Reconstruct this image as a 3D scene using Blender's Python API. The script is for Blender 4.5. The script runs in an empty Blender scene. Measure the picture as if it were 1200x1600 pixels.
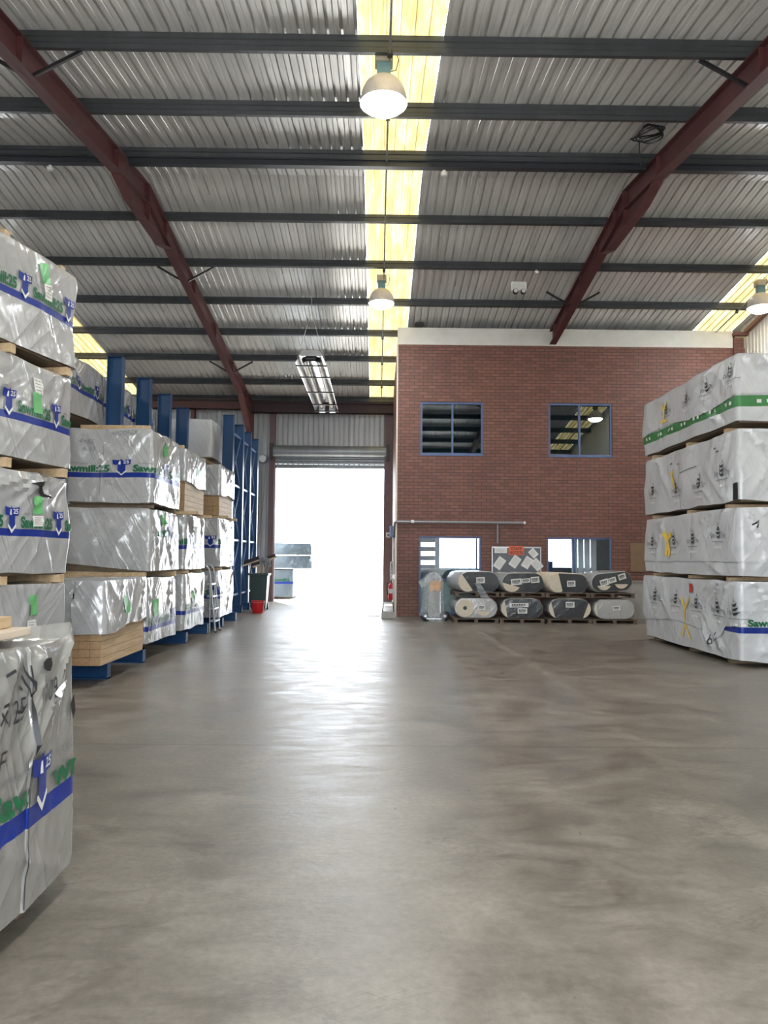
import bpy, bmesh, math, random
import numpy as np
from mathutils import Vector, Matrix
R = math.radians
SC = bpy.context.scene
COL = SC.collection
rnd = random.Random(7)

# ------------------------------------------------------------------ materials
def newmat(name):
    m = bpy.data.materials.new(name); m.use_nodes = True
    nt = m.node_tree; nt.nodes.clear()
    out = nt.nodes.new('ShaderNodeOutputMaterial')
    return m, nt, out
def node(nt, t, **kw):
    n = nt.nodes.new(t)
    for k, v in kw.items(): setattr(n, k, v)
    return n
def setin(n, **kw):
    for k, v in kw.items():
        n.inputs[k.replace('_', ' ')].default_value = v
def coords(nt, scale=(1, 1, 1), rot=(0, 0, 0)):
    tc = node(nt, 'ShaderNodeTexCoord'); mp = node(nt, 'ShaderNodeMapping')
    nt.links.new(tc.outputs['Object'], mp.inputs['Vector'])
    mp.inputs['Scale'].default_value = scale; mp.inputs['Rotation'].default_value = rot
    return mp.outputs['Vector']
def ramp(nt, fac, stops):
    r = node(nt, 'ShaderNodeValToRGB'); e = r.color_ramp.elements
    while len(e) < len(stops): e.new(0.5)
    for i, (p, c) in enumerate(stops):
        e[i].position = p; e[i].color = (*c, 1) if len(c) == 3 else c
    nt.links.new(fac, r.inputs['Fac']); return r.outputs['Color']
def noise(nt, vec, scale, detail=4, rough=.55, dist=0):
    n = node(nt, 'ShaderNodeTexNoise'); nt.links.new(vec, n.inputs['Vector'])
    setin(n, Scale=scale, Detail=detail, Roughness=rough, Distortion=dist)
    return n.outputs['Fac']
def mixc(nt, fac, a, b, mode='MIX'):
    m = node(nt, 'ShaderNodeMix', data_type='RGBA', blend_type=mode)
    for s, v in ((0, fac), (6, a), (7, b)):
        if isinstance(v, (int, float)): m.inputs[s].default_value = v
        elif isinstance(v, tuple): m.inputs[s].default_value = (*v, 1)
        else: nt.links.new(v, m.inputs[s])
    return m.outputs[2]
def math_(nt, op, a, b=None, clamp=False):
    m = node(nt, 'ShaderNodeMath', operation=op); m.use_clamp = clamp
    for i, v in enumerate((a, b)):
        if v is None: continue
        if isinstance(v, (int, float)): m.inputs[i].default_value = v
        else: nt.links.new(v, m.inputs[i])
    return m.outputs[0]
def bump(nt, h, strength=.3, dist=.01):
    b = node(nt, 'ShaderNodeBump'); setin(b, Strength=strength, Distance=dist)
    nt.links.new(h, b.inputs['Height']); return b.outputs['Normal']

def simple(name, col, rough=.5, metal=0., var=.12, scale=6, bumpy=0., spec=.5):
    m, nt, out = newmat(name)
    p = node(nt, 'ShaderNodeBsdfPrincipled'); v = coords(nt)
    f = noise(nt, v, scale, 5, .6)
    c = ramp(nt, f, [(.25, tuple(x * (1 - var) for x in col)), (.75, tuple(min(1, x * (1 + var)) for x in col))])
    nt.links.new(c, p.inputs['Base Color'])
    setin(p, Roughness=rough, Metallic=metal); p.inputs['Specular IOR Level'].default_value = spec
    if bumpy: nt.links.new(bump(nt, noise(nt, v, scale * 6, 3), bumpy, .01), p.inputs['Normal'])
    nt.links.new(p.outputs[0], out.inputs['Surface']); return m

def plastic(name, col, rough=.28, crinkle=.5, metal=.0, var=.07):
    m, nt, out = newmat(name)
    p = node(nt, 'ShaderNodeBsdfPrincipled'); v = coords(nt)
    f = noise(nt, v, 2.2, 4, .6)
    c = ramp(nt, f, [(.3, tuple(x * (1 - var) for x in col)), (.7, tuple(min(1, x * (1 + var)) for x in col))])
    nt.links.new(c, p.inputs['Base Color'])
    # film pulled tight: long slanting creases over soft crumples
    sep = node(nt, 'ShaderNodeSeparateXYZ'); nt.links.new(v, sep.inputs[0])
    cb = node(nt, 'ShaderNodeCombineXYZ'); nt.links.new(math_(nt, 'ADD', sep.outputs['X'], sep.outputs['Y']), cb.inputs[0]); nt.links.new(sep.outputs['Z'], cb.inputs[1])
    def crease(rot, sc, dist):
        mp = node(nt, 'ShaderNodeMapping'); nt.links.new(cb.outputs[0], mp.inputs['Vector'])
        mp.vector_type = 'TEXTURE'; mp.inputs['Rotation'].default_value = (0, 0, rot); mp.inputs['Scale'].default_value = (1 / sc[0], 1 / sc[1], 1)
        n_ = noise(nt, mp.outputs['Vector'], 1.0, 2, .45, dist)
        r_ = math_(nt, 'SUBTRACT', 1.0, math_(nt, 'MULTIPLY', math_(nt, 'ABSOLUTE', math_(nt, 'SUBTRACT', n_, .5)), 7.0), True)
        return math_(nt, 'POWER', r_, 2.0)
    h = math_(nt, 'ADD', math_(nt, 'MULTIPLY', crease(.75, (.45, 2.3, 1), .9), .30), math_(nt, 'MULTIPLY', crease(-1.1, (.5, 2.9, 1), 1.1), .26))
    h = math_(nt, 'ADD', h, math_(nt, 'MULTIPLY', noise(nt, v, 4.2, 4, .5, .6), .8))
    nt.links.new(bump(nt, h, crinkle, .03), p.inputs['Normal'])
    setin(p, Roughness=rough, Metallic=metal)
    p.inputs['Coat Weight'].default_value = .35; p.inputs['Coat Roughness'].default_value = .12
    nt.links.new(p.outputs[0], out.inputs['Surface']); return m

def mat_floor():
    m, nt, out = newmat('concrete_floor')
    p = node(nt, 'ShaderNodeBsdfPrincipled'); v = coords(nt)
    big = noise(nt, v, .35, 5, .6, .4); mid = noise(nt, v, 1.7, 6, .65, .6); fine = noise(nt, v, 24, 5, .7)
    vs = coords(nt, (.8, 2.4, 1)); streak = noise(nt, vs, 2.6, 8, .75, .5)
    c = ramp(nt, mid, [(.30, (.135, .117, .094)), (.5, (.20, .178, .148)), (.70, (.27, .243, .206))])
    c = mixc(nt, .55, c, ramp(nt, big, [(.3, (.72, .70, .68)), (.7, (1.12, 1.1, 1.08))]), 'MULTIPLY')
    c = mixc(nt, .5, c, ramp(nt, streak, [(.36, (.60, .59, .57)), (.50, (1.0, 1.0, 1.0)), (.66, (1.22, 1.22, 1.22))]), 'MULTIPLY')
    c = mixc(nt, .6, c, ramp(nt, fine, [(.3, (.66, .66, .66)), (.7, (1.25, 1.25, 1.25))]), 'MULTIPLY')
    # fine scuffs and tyre scratches
    def scratch(rot, sc, w_):
        mp = node(nt, 'ShaderNodeMapping'); nt.links.new(v, mp.inputs['Vector']); mp.vector_type = 'TEXTURE'
        mp.inputs['Rotation'].default_value = (0, 0, rot); mp.inputs['Scale'].default_value = (1 / sc[0], 1 / sc[1], 1)
        n_ = noise(nt, mp.outputs['Vector'], 1.0, 4, .6, 1.2)
        return math_(nt, 'LESS_THAN', math_(nt, 'ABSOLUTE', math_(nt, 'SUBTRACT', n_, .5)), w_)
    scr = math_(nt, 'MAXIMUM', scratch(.5, (1.2, 11, 1), .010), scratch(-.7, (1.5, 9, 1), .008))
    msk = ramp(nt, noise(nt, v, .7, 3, .6), [(.50, (0, 0, 0)), (.62, (1, 1, 1))])
    c = mixc(nt, math_(nt, 'MULTIPLY', math_(nt, 'MULTIPLY', scr, msk), .5), c, (.07, .06, .05))
    # specks of dirt and small scuffs
    vo = node(nt, 'ShaderNodeTexVoronoi'); nt.links.new(coords(nt, (1, .35, 1), (0, 0, .5)), vo.inputs['Vector']); setin(vo, Scale=5.0)
    sp = math_(nt, 'LESS_THAN', vo.outputs['Distance'], .035)
    c = mixc(nt, math_(nt, 'MULTIPLY', sp, .6), c, (.06, .05, .04))
    # saw-cut joints across the slab
    sep = node(nt, 'ShaderNodeSeparateXYZ'); nt.links.new(v, sep.inputs[0])
    yy = math_(nt, 'ADD', sep.outputs['Y'], math_(nt, 'MULTIPLY', math_(nt, 'SUBTRACT', fine, .5), .012))
    fr = math_(nt, 'FRACT', math_(nt, 'DIVIDE', math_(nt, 'SUBTRACT', yy, 6.22), 6.2))
    dj = math_(nt, 'MULTIPLY', math_(nt, 'MINIMUM', fr, math_(nt, 'SUBTRACT', 1.0, fr)), 6.2)
    jl = math_(nt, 'LESS_THAN', dj, .013)
    c = mixc(nt, math_(nt, 'MULTIPLY', jl, .6), c, (.07, .06, .05))
    nt.links.new(c, p.inputs['Base Color'])
    rr = ramp(nt, streak, [(.35, (.28,) * 3), (.65, (.52,) * 3)])
    rr2 = mixc(nt, .5, rr, ramp(nt, mid, [(.35, (.30,) * 3), (.65, (.50,) * 3)]))
    nt.links.new(rr2, p.inputs['Roughness'])
    p.inputs['Specular IOR Level'].default_value = .75
    h = math_(nt, 'ADD', math_(nt, 'MULTIPLY', mid, .6), math_(nt, 'ADD', math_(nt, 'MULTIPLY', fine, .12), math_(nt, 'MULTIPLY', streak, .4)))
    nt.links.new(bump(nt, h, .32, .02), p.inputs['Normal'])
    nt.links.new(p.outputs[0], out.inputs['Surface']); return m

def mat_brick(axis):
    m, nt, out = newmat('brick_' + axis)
    p = node(nt, 'ShaderNodeBsdfPrincipled'); v = coords(nt)
    sep = node(nt, 'ShaderNodeSeparateXYZ'); nt.links.new(v, sep.inputs[0])
    cb = node(nt, 'ShaderNodeCombineXYZ')
    nt.links.new(sep.outputs['X' if axis == 'x' else 'Y'], cb.inputs[0]); nt.links.new(sep.outputs['Z'], cb.inputs[1])
    b = node(nt, 'ShaderNodeTexBrick'); nt.links.new(cb.outputs[0], b.inputs['Vector'])
    setin(b, Scale=1.0, Mortar_Size=.007, Mortar_Smooth=.15, Bias=-.1, Brick_Width=.232, Row_Height=.0835)
    b.inputs['Color1'].default_value = (.205, .088, .064, 1); b.inputs['Color2'].default_value = (.145, .063, .047, 1)
    b.inputs['Mortar'].default_value = (.052, .036, .032, 1)
    f = noise(nt, v, .8, 5, .6)
    c = mixc(nt, .5, b.outputs['Color'], ramp(nt, f, [(.3, (.78, .78, .8)), (.7, (1.12, 1.1, 1.08))]), 'MULTIPLY')
    g = noise(nt, v, 30, 3, .6)
    c = mixc(nt, .3, c, ramp(nt, g, [(.3, (.7,) * 3), (.7, (1.2,) * 3)]), 'MULTIPLY')
    nt.links.new(c, p.inputs['Base Color']); setin(p, Roughness=.62)
    h = math_(nt, 'SUBTRACT', math_(nt, 'MULTIPLY', g, .2), b.outputs['Fac'])
    nt.links.new(bump(nt, h, .5, .008), p.inputs['Normal'])
    nt.links.new(p.outputs[0], out.inputs['Surface']); return m

def mat_sheet(name, col, rough=.38, metal=.35):
    m, nt, out = newmat(name)
    p = node(nt, 'ShaderNodeBsdfPrincipled')
    f = noise(nt, coords(nt, (3, .5, .5)), 1.4, 5, .6); g = noise(nt, coords(nt, (12, .4, .4)), 1.0, 3, .5)
    c = ramp(nt, f, [(.3, tuple(x * .84 for x in col)), (.7, tuple(min(1, x * 1.1) for x in col))])
    c = mixc(nt, .14, c, ramp(nt, g, [(.35, (.8, .8, .78)), (.6, (1, 1, 1))]), 'MULTIPLY')
    nt.links.new(c, p.inputs['Base Color'])
    nt.links.new(ramp(nt, g, [(.3, (rough * .8,) * 3), (.7, (rough * 1.25,) * 3)]), p.inputs['Roughness'])
    setin(p, Metallic=metal)
    nt.links.new(p.outputs[0], out.inputs['Surface']); return m

def mat_skylight():
    m, nt, out = newmat('translucent_sheet')
    v = coords(nt, (5, .7, 1)); f = noise(nt, v, 1.3, 5, .65)
    g = noise(nt, coords(nt), 14, 4, .6)
    c = ramp(nt, f, [(.25, (.15, .108, .036)), (.48, (.205, .162, .070)), (.72, (.29, .25, .14))])
    c = mixc(nt, .35, c, ramp(nt, g, [(.3, (.75, .72, .65)), (.6, (1, 1, 1))]), 'MULTIPLY')
    t = node(nt, 'ShaderNodeBsdfTranslucent'); d = node(nt, 'ShaderNodeBsdfDiffuse')
    nt.links.new(c, t.inputs['Color']); nt.links.new(c, d.inputs['Color'])
    mx = node(nt, 'ShaderNodeMixShader'); mx.inputs[0].default_value = .35
    nt.links.new(t.outputs[0], mx.inputs[1]); nt.links.new(d.outputs[0], mx.inputs[2])
    nt.links.new(mx.outputs[0], out.inputs['Surface']); return m

def mat_glass(name, tint, refl=.1):
    m, nt, out = newmat(name)
    f = node(nt, 'ShaderNodeFresnel'); setin(f, IOR=1.5 if refl > .03 else 1.22)
    fac = math_(nt, 'ADD', f.outputs[0], refl, True)
    tr = node(nt, 'ShaderNodeBsdfTransparent'); tr.inputs[0].default_value = (*tint, 1)
    gl = node(nt, 'ShaderNodeBsdfGlossy'); setin(gl, Roughness=.005); gl.inputs[0].default_value = (1, 1, 1, 1)
    mx = node(nt, 'ShaderNodeMixShader')
    nt.links.new(fac, mx.inputs[0]); nt.links.new(tr.outputs[0], mx.inputs[1]); nt.links.new(gl.outputs[0], mx.inputs[2])
    nt.links.new(mx.outputs[0], out.inputs['Surface']); return m

def mat_film(name, col, alpha=.5, rough=.2):
    m, nt, out = newmat(name)
    p = node(nt, 'ShaderNodeBsdfPrincipled'); v = coords(nt)
    setin(p, Base_Color=(*col, 1), Roughness=rough)
    f = noise(nt, v, 5, 4, .6, 1.0)
    nt.links.new(bump(nt, f, .6, .04), p.inputs['Normal'])
    tr = node(nt, 'ShaderNodeBsdfTransparent'); mx = node(nt, 'ShaderNodeMixShader')
    nt.links.new(ramp(nt, f, [(.3, (alpha * .75,) * 3), (.7, (min(1, alpha * 1.3),) * 3)]), mx.inputs[0])
    nt.links.new(tr.outputs[0], mx.inputs[1]); nt.links.new(p.outputs[0], mx.inputs[2])
    nt.links.new(mx.outputs[0], out.inputs['Surface']); return m

def mat_emit(name, col, s):
    m, nt, out = newmat(name); e = node(nt, 'ShaderNodeEmission')
    e.inputs[0].default_value = (*col, 1); e.inputs[1].default_value = s
    nt.links.new(e.outputs[0], out.inputs['Surface']); return m

def mat_wood(name, c1, c2, stretch=(14, 1.2, 14)):
    m, nt, out = newmat(name)
    p = node(nt, 'ShaderNodeBsdfPrincipled')
    f = noise(nt, coords(nt, stretch), 1.5, 5, .65, .7)
    nt.links.new(ramp(nt, f, [(.3, c1), (.7, c2)]), p.inputs['Base Color'])
    setin(p, Roughness=.7); nt.links.new(bump(nt, f, .15, .01), p.inputs['Normal'])
    nt.links.new(p.outputs[0], out.inputs['Surface']); return m

M = dict(
    floor=mat_floor(), brick_x=mat_brick('x'), brick_y=mat_brick('y'),
    roof=mat_sheet('roof_sheet', (.74, .74, .73), .32, .18), clad=mat_sheet('wall_cladding', (.50, .52, .54), .45, .15),
    cream=mat_sheet('cream_cladding', (.66, .64, .57), .5, 0), skylight=mat_skylight(),
    purlin=mat_sheet('galvanised_steel', (.060, .066, .074), .4, .35), trunk=simple('trunking', (.035, .04, .05), .35, .2),
    red=simple('red_oxide_paint', (.098, .031, .033), .5, 0, .22, 3), redfar=simple('oxide_steel', (.13, .05, .045), .55, 0, .2, 3),
    band=simple('painted_concrete', (.62, .61, .57), .6, 0, .1, 2, .1), beige=simple('corner_bead', (.62, .55, .48), .5),
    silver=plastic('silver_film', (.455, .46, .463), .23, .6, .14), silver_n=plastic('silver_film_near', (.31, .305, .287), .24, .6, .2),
    white=plastic('white_film', (.55, .565, .585), .33, .5), yard_f=plastic('yard_shade_film', (.135, .175, .205), .3, .6, .2), cream_f=plastic('cream_film', (.70, .68, .61), .4, .4),  # yard film is darkened and blued to carry the packs' shade
    blue_p=simple('blue_print', (.004, .026, .24), .34, 0, .08), green_p=simple('green_print', (.008, .12, .05), .3, 0, .1),
    white_p=simple('white_print', (.72, .73, .72), .35, 0, .05), black_p=simple('black_ink', (.025, .026, .03), .4),
    grey_p=simple('grey_ink', (.20, .21, .22), .4), yellow_p=simple('yellow_spray', (.80, .56, .09), .5, 0, .15, 30), green_band=simple('green_band', (.05, .21, .07), .4),
    tag=simple('green_label', (.14, .46, .17), .4, 0, .12), paper=simple('paper', (.74, .73, .70), .6, 0, .04), redtag=simple('red_label', (.55, .03, .02), .4),
    tear=simple('torn_hole', (.012, .010, .010), .9), wood=mat_wood('pine', (.42, .29, .16), (.62, .46, .29)),
    endgrain=mat_wood('end_grain', (.30, .18, .09), (.43, .28, .15), (20, 20, 20)), pale=mat_wood('pale_timber', (.52, .42, .32), (.70, .60, .48)),
    core=mat_wood('timber_core', (.13, .095, .06), (.22, .165, .11)), pallet=mat_wood('pallet_wood', (.085, .062, .045), (.16, .118, .085)),
    rack=simple('rack_blue', (.010, .062, .175), .38, 0, .15, 2), rack_l=simple('rack_blue_edge', (.10, .20, .42), .4, 0, .1, 2),
    frame=simple('window_frame_blue', (.085, .13, .27), .45), glass_dark=mat_glass('glass_upper', (.5, .6, .64), .06), glass=mat_glass('glass_lower', (.92, .95, .97), .0),
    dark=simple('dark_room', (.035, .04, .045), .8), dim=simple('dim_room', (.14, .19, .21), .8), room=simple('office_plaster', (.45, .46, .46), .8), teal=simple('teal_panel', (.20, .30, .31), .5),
    shade=simple('lamp_shade', (.70, .65, .64), .38, .15), lens=mat_emit('lamp_lens', (.95, .97, 1.0), 190.0),
    ballast=simple('ballast_box', (.48, .43, .33), .5), ballast_b=simple('ballast_blue', (.16, .30, .34), .5), black=simple('black_plastic', (.012, .012, .014), .45),
    shutter=mat_sheet('shutter_steel', (.30, .33, .36), .4, .4), steel=simple('bright_steel', (.62, .63, .65), .28, .85, .1), alu=simple('aluminium', (.55, .58, .62), .32, .6),
    mirror=simple('reflector', (.75, .75, .76), .18, .95, .05), tube=simple('ceramic_tube', (.72, .66, .58), .45),
    bin=simple('bin_green', (.018, .045, .040), .42), redp=simple('red_plastic', (.62, .02, .03), .35), greyf=simple('noticeboard_felt', (.15, .165, .185), .9),
    orange=simple('orange_paper', (.70, .13, .05), .6), film_dark=plastic('dark_film', (.055, .06, .065), .22, .45), film_side=plastic('pale_film', (.42, .42, .41), .22, .6),
    fibre=simple('cream_roll_end', (.66, .58, .46), .8, 0, .08, 14, .3), film_clear=mat_film('clear_film', (.80, .82, .84), .42), film_cover=mat_film('plastic_cover', (.62, .67, .70), .33),
    tubegrey=simple('roll_grey', (.30, .31, .32), .6), yellowbox=simple('amber_case', (.80, .36, .03), .45), whitep=simple('white_plastic', (.70, .71, .70), .4), pipe=simple('grey_pipe', (.28, .30, .32), .45, .3),
    outside=simple('yard_concrete', (.60, .58, .54), .8, 0, .1, .6), conc=simple('grey_concrete', (.36, .35, .33), .8), ply=simple('plywood', (.20, .125, .075), .6), shaded_red=simple('shaded_oxide', (.045, .022, .026), .6), maroon=simple('door_post', (.16, .105, .11), .55),
    broomw=mat_wood('broom_wood', (.45, .33, .20), (.62, .48, .32)), bristle=simple('dark_bristle', (.03, .028, .035), .9), skin=simple('grey_mop', (.25, .28, .31), .9), blind=simple('white_blind', (.80, .82, .82), .6, 0, .03),
)

# ------------------------------------------------------------------ mesh builder
class MB:
    def __init__(s): s.v = []; s.f = []; s.m = []
    def add(s, vs, fs, m=0):
        o = len(s.v); s.v += [tuple(map(float, p)) for p in vs]; s.f += [tuple(i + o for i in f) for f in fs]; s.m += [m] * len(fs)
    def box(s, x0, x1, y0, y1, z0, z1, m=0):
        vs = [(x, y, z) for x in (x0, x1) for y in (y0, y1) for z in (z0, z1)]
        s.add(vs, [(0, 1, 3, 2), (4, 6, 7, 5), (0, 4, 5, 1), (2, 3, 7, 6), (0, 2, 6, 4), (1, 5, 7, 3)], m)
    def bar(s, a, b, w, h, m=0, up=(0, 0, 1)):
        a, b = Vector(a), Vector(b); d = (b - a).normalized(); u = Vector(up)
        if abs(d.dot(u)) > .98: u = Vector((0, 1, 0))
        sx = d.cross(u).normalized(); uz = sx.cross(d).normalized()
        vs = [p + sx * i * w / 2 + uz * j * h / 2 for p in (a, b) for i, j in ((-1, -1), (1, -1), (1, 1), (-1, 1))]
        s.add(vs, [(3, 2, 1, 0), (4, 5, 6, 7), (0, 1, 5, 4), (1, 2, 6, 5), (2, 3, 7, 6), (3, 0, 4, 7)], m)
    def tube(s, pts, r, n=8, m=0, cap=True):
        pts = [Vector(p) for p in pts]; rings = []; prev = None
        for i, p in enumerate(pts):
            d = ((pts[min(i + 1, len(pts) - 1)] - pts[max(i - 1, 0)])).normalized()
            u = prev if prev and abs(d.dot(prev)) < .97 else (Vector((0, 0, 1)) if abs(d.z) < .9 else Vector((1, 0, 0)))
            a = d.cross(u).normalized(); b = a.cross(d).normalized(); prev = b
            rr = r[i] if isinstance(r, (list, tuple)) else r
            rings.append([p + (a * math.cos(t) + b * math.sin(t)) * rr for t in [2 * math.pi * k / n for k in range(n)]])
        vs = [p for rg in rings for p in rg]; fs = []
        for i in range(len(pts) - 1):
            for k in range(n):
                k2 = (k + 1) % n; fs.append((i * n + k, i * n + k2, (i + 1) * n + k2, (i + 1) * n + k))
        if cap: fs += [tuple(range(n))[::-1], tuple(range((len(pts) - 1) * n, len(pts) * n))]
        s.add(vs, fs, m)
    def lathe(s, prof, c=(0, 0, 0), n=32, m=0, axis='z'):
        vs = []; fs = []
        for r, h in prof:
            for k in range(n):
                t = 2 * math.pi * k / n; x, y = r * math.cos(t), r * math.sin(t)
                p = (x, y, h) if axis == 'z' else ((x, h, y) if axis == 'y' else (h, x, y))
                vs.append((p[0] + c[0], p[1] + c[1], p[2] + c[2]))
        for i in range(len(prof) - 1):
            for k in range(n):
                k2 = (k + 1) % n; fs.append((i * n + k, i * n + k2, (i + 1) * n + k2, (i + 1) * n + k))
        s.add(vs, fs, m)
    def prism(s, poly, h0, h1, plane='xz', m=0):
        # poly in 2D, extruded along the remaining axis
        def P(a, b, h): return {'xz': (a, h, b), 'yz': (h, a, b), 'xy': (a, b, h)}[plane]
        n = len(poly); vs = [P(a, b, h0) for a, b in poly] + [P(a, b, h1) for a, b in poly]
        fs = [tuple(range(n)), tuple(range(2 * n - 1, n - 1, -1))] + [(i, i + n, (i + 1) % n + n, (i + 1) % n) for i in range(n)]
        s.add(vs, fs, m)
    def wall(s, axis, c0, c1, a0, a1, z0, z1, holes=(), m=0):
        """wall slab between c0..c1 on its thin axis with rectangular holes (a0,a1,z0,z1)"""
        A = sorted({a0, a1, *[h[0] for h in holes], *[h[1] for h in holes]}); Z = sorted({z0, z1, *[h[2] for h in holes], *[h[3] for h in holes]})
        def solid(i, j):
            if i < 0 or j < 0 or i >= len(A) - 1 or j >= len(Z) - 1: return False
            a, z = (A[i] + A[i + 1]) / 2, (Z[j] + Z[j + 1]) / 2
            return not any(h[0] < a < h[1] and h[2] < z < h[3] for h in holes)
        P = (lambda a, c, z: (a, c, z)) if axis == 'y' else (lambda a, c, z: (c, a, z))
        for i in range(len(A) - 1):
            for j in range(len(Z) - 1):
                if not solid(i, j): continue
                b0, b1, y0, y1 = A[i], A[i + 1], Z[j], Z[j + 1]
                for c in (c0, c1): s.add([P(b0, c, y0), P(b1, c, y0), P(b1, c, y1), P(b0, c, y1)], [(0, 1, 2, 3)], m)
                for (di, dj, q) in ((-1, 0, [(b0, y0), (b0, y1)]), (1, 0, [(b1, y0), (b1, y1)]), (0, -1, [(b0, y0), (b1, y0)]), (0, 1, [(b0, y1), (b1, y1)])):
                    if not solid(i + di, j + dj):
                        (u0, w0), (u1, w1) = q
                        s.add([P(u0, c0, w0), P(u1, c0, w1), P(u1, c1, w1), P(u0, c1, w0)], [(0, 1, 2, 3)], m)
    def build(s, name, mats, parent=None, smooth=False, weld=False, bevel=0):
        me = bpy.data.meshes.new(name); me.from_pydata(s.v, [], s.f)
        if not isinstance(mats, (list, tuple)): mats = [mats]
        for k in mats: me.materials.append(M[k] if isinstance(k, str) else k)
        me.polygons.foreach_set('material_index', s.m)
        bm = bmesh.new(); bm.from_mesh(me)
        if weld: bmesh.ops.remove_doubles(bm, verts=bm.verts, dist=1e-5)
        bmesh.ops.recalc_face_normals(bm, faces=bm.faces); bm.to_mesh(me); bm.free()
        if smooth: me.polygons.foreach_set('use_smooth', [True] * len(me.polygons))
        o = bpy.data.objects.new(name, me); COL.objects.link(o)
        if smooth:
            try: me.set_sharp_from_angle(angle=R(40))
            except Exception: pass
        if bevel:
            b = o.modifiers.new('bevel', 'BEVEL'); b.width = bevel; b.segments = 2; b.limit_method = 'ANGLE'
        if parent is not None: o.parent = parent
        return o
def tag(o, label, cat, group=None, kind=None):
    o['label'] = label; o['category'] = cat
    if group: o['group'] = group
    if kind: o['kind'] = kind
    return o
def thing(name, label, cat, loc=(0, 0, 0), rz=0, group=None, kind=None):
    o = bpy.data.objects.new(name, None); COL.objects.link(o); o.empty_display_size = .1
    o.location = loc; o.rotation_euler = (0, 0, rz)
    return tag(o, label, cat, group, kind)
def struct(o, label, cat): return tag(o, label, cat, None, 'structure')
def dup(root, loc, rz=None, label=None, name=None):
    r = root.copy(); COL.objects.link(r); r.location = loc
    if rz is not None: r.rotation_euler = (0, 0, rz)
    if label: r['label'] = label
    for ch in list(root.children):
        c = ch.copy(); COL.objects.link(c); c.parent = r
        for g in list(ch.children):
            d = g.copy(); COL.objects.link(d); d.parent = c
    return r

# ------------------------------------------------------------------ lettering as flat 2D triangles
_tc = {}
def text2d(s, bold=0., shear=0.):
    k = (s, bold, shear)
    if k in _tc: return _tc[k]
    cu = bpy.data.curves.new('t', 'FONT'); cu.body = s; cu.offset = bold; cu.shear = shear; cu.resolution_u = 3
    o = bpy.data.objects.new('t', cu); COL.objects.link(o)
    dg = bpy.context.evaluated_depsgraph_get(); dg.update()
    me = bpy.data.meshes.new_from_object(o.evaluated_get(dg))
    bm = bmesh.new(); bm.from_mesh(me); bmesh.ops.triangulate(bm, faces=bm.faces)
    for _ in range(3):
        es = [e for e in bm.edges if e.calc_length() > .22]
        if es: bmesh.ops.subdivide_edges(bm, edges=es, cuts=1)
        bmesh.ops.triangulate(bm, faces=bm.faces)
    v = np.array([(p.co.x, p.co.y) for p in bm.verts]); bm.verts.index_update(); f = [tuple(q.index for q in p.verts) for p in bm.faces]
    bm.free(); bpy.data.objects.remove(o); bpy.data.curves.remove(cu); bpy.data.meshes.remove(me)
    x0 = v[:, 0].min(); v[:, 0] -= x0
    _tc[k] = (v, f); return _tc[k]
def put_text(s, x, y, h, w=None, bold=0., shear=0., rot=0.):
    """text with cap height h starting at x,y; width forced to w"""
    v, f = text2d(s, bold, shear); v = v.copy(); sc = h / .69
    sx = sc if w is None else w / v[:, 0].max()
    v = v * (sx, sc); c, t = math.cos(rot), math.sin(rot)
    v = np.stack([v[:, 0] * c - v[:, 1] * t + x, v[:, 0] * t + v[:, 1] * c + y], 1)
    return v, f
def poly2d(pts, sub=.05):
    bm = bmesh.new(); bm.faces.new([bm.verts.new((x, y, 0)) for x, y in pts]); bmesh.ops.triangulate(bm, faces=bm.faces)
    for _ in range(3):
        es = [e for e in bm.edges if e.calc_length() > sub]
        if not es: break
        bmesh.ops.subdivide_edges(bm, edges=es, cuts=1); bmesh.ops.triangulate(bm, faces=bm.faces)
    bm.verts.index_update(); v = np.array([(p.co.x, p.co.y) for p in bm.verts]); f = [tuple(q.index for q in p.verts) for p in bm.faces]; bm.free(); return v, f
def stroke2d(pts, w):
    """ribbon polyline"""
    P = []
    for (a, b) in zip(pts[:-1], pts[1:]):
        n = max(1, int(math.dist(a, b) / .04))
        P += [(a[0] + (b[0] - a[0]) * i / n, a[1] + (b[1] - a[1]) * i / n) for i in range(n)]
    P.append(pts[-1]); P = np.array(P, float); d = np.gradient(P, axis=0); d /= np.linalg.norm(d, axis=1, keepdims=True) + 1e-9
    nr = np.stack([-d[:, 1], d[:, 0]], 1) * w / 2; n = len(P)
    return np.concatenate([P + nr, P - nr]), [(i, i + 1, n + i + 1, n + i) for i in range(n - 1)]

# ------------------------------------------------------------------ wrapped timber packs
def vnoise(x, y, z, seed):
    def h(i, j, k):
        n = (i * 374761393 + j * 668265263 + k * 2147483647 + seed * 1274126177) & 0xffffffff
        n = ((n ^ (n >> 13)) * 1274126177) & 0xffffffff
        return ((n ^ (n >> 16)) & 0xffff) / 65535. * 2 - 1
    xi, yi, zi = (np.floor(a).astype(np.int64) for a in (x, y, z)); fx, fy, fz = x - xi, y - yi, z - zi
    fx, fy, fz = (a * a * (3 - 2 * a) for a in (fx, fy, fz)); out = 0
    for a in (0, 1):
        for b in (0, 1):
            for c in (0, 1):
                out = out + h(xi + a, yi + b, zi + c) * (fx if a else 1 - fx) * (fy if b else 1 - fy) * (fz if c else 1 - fz)
    return out

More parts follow.
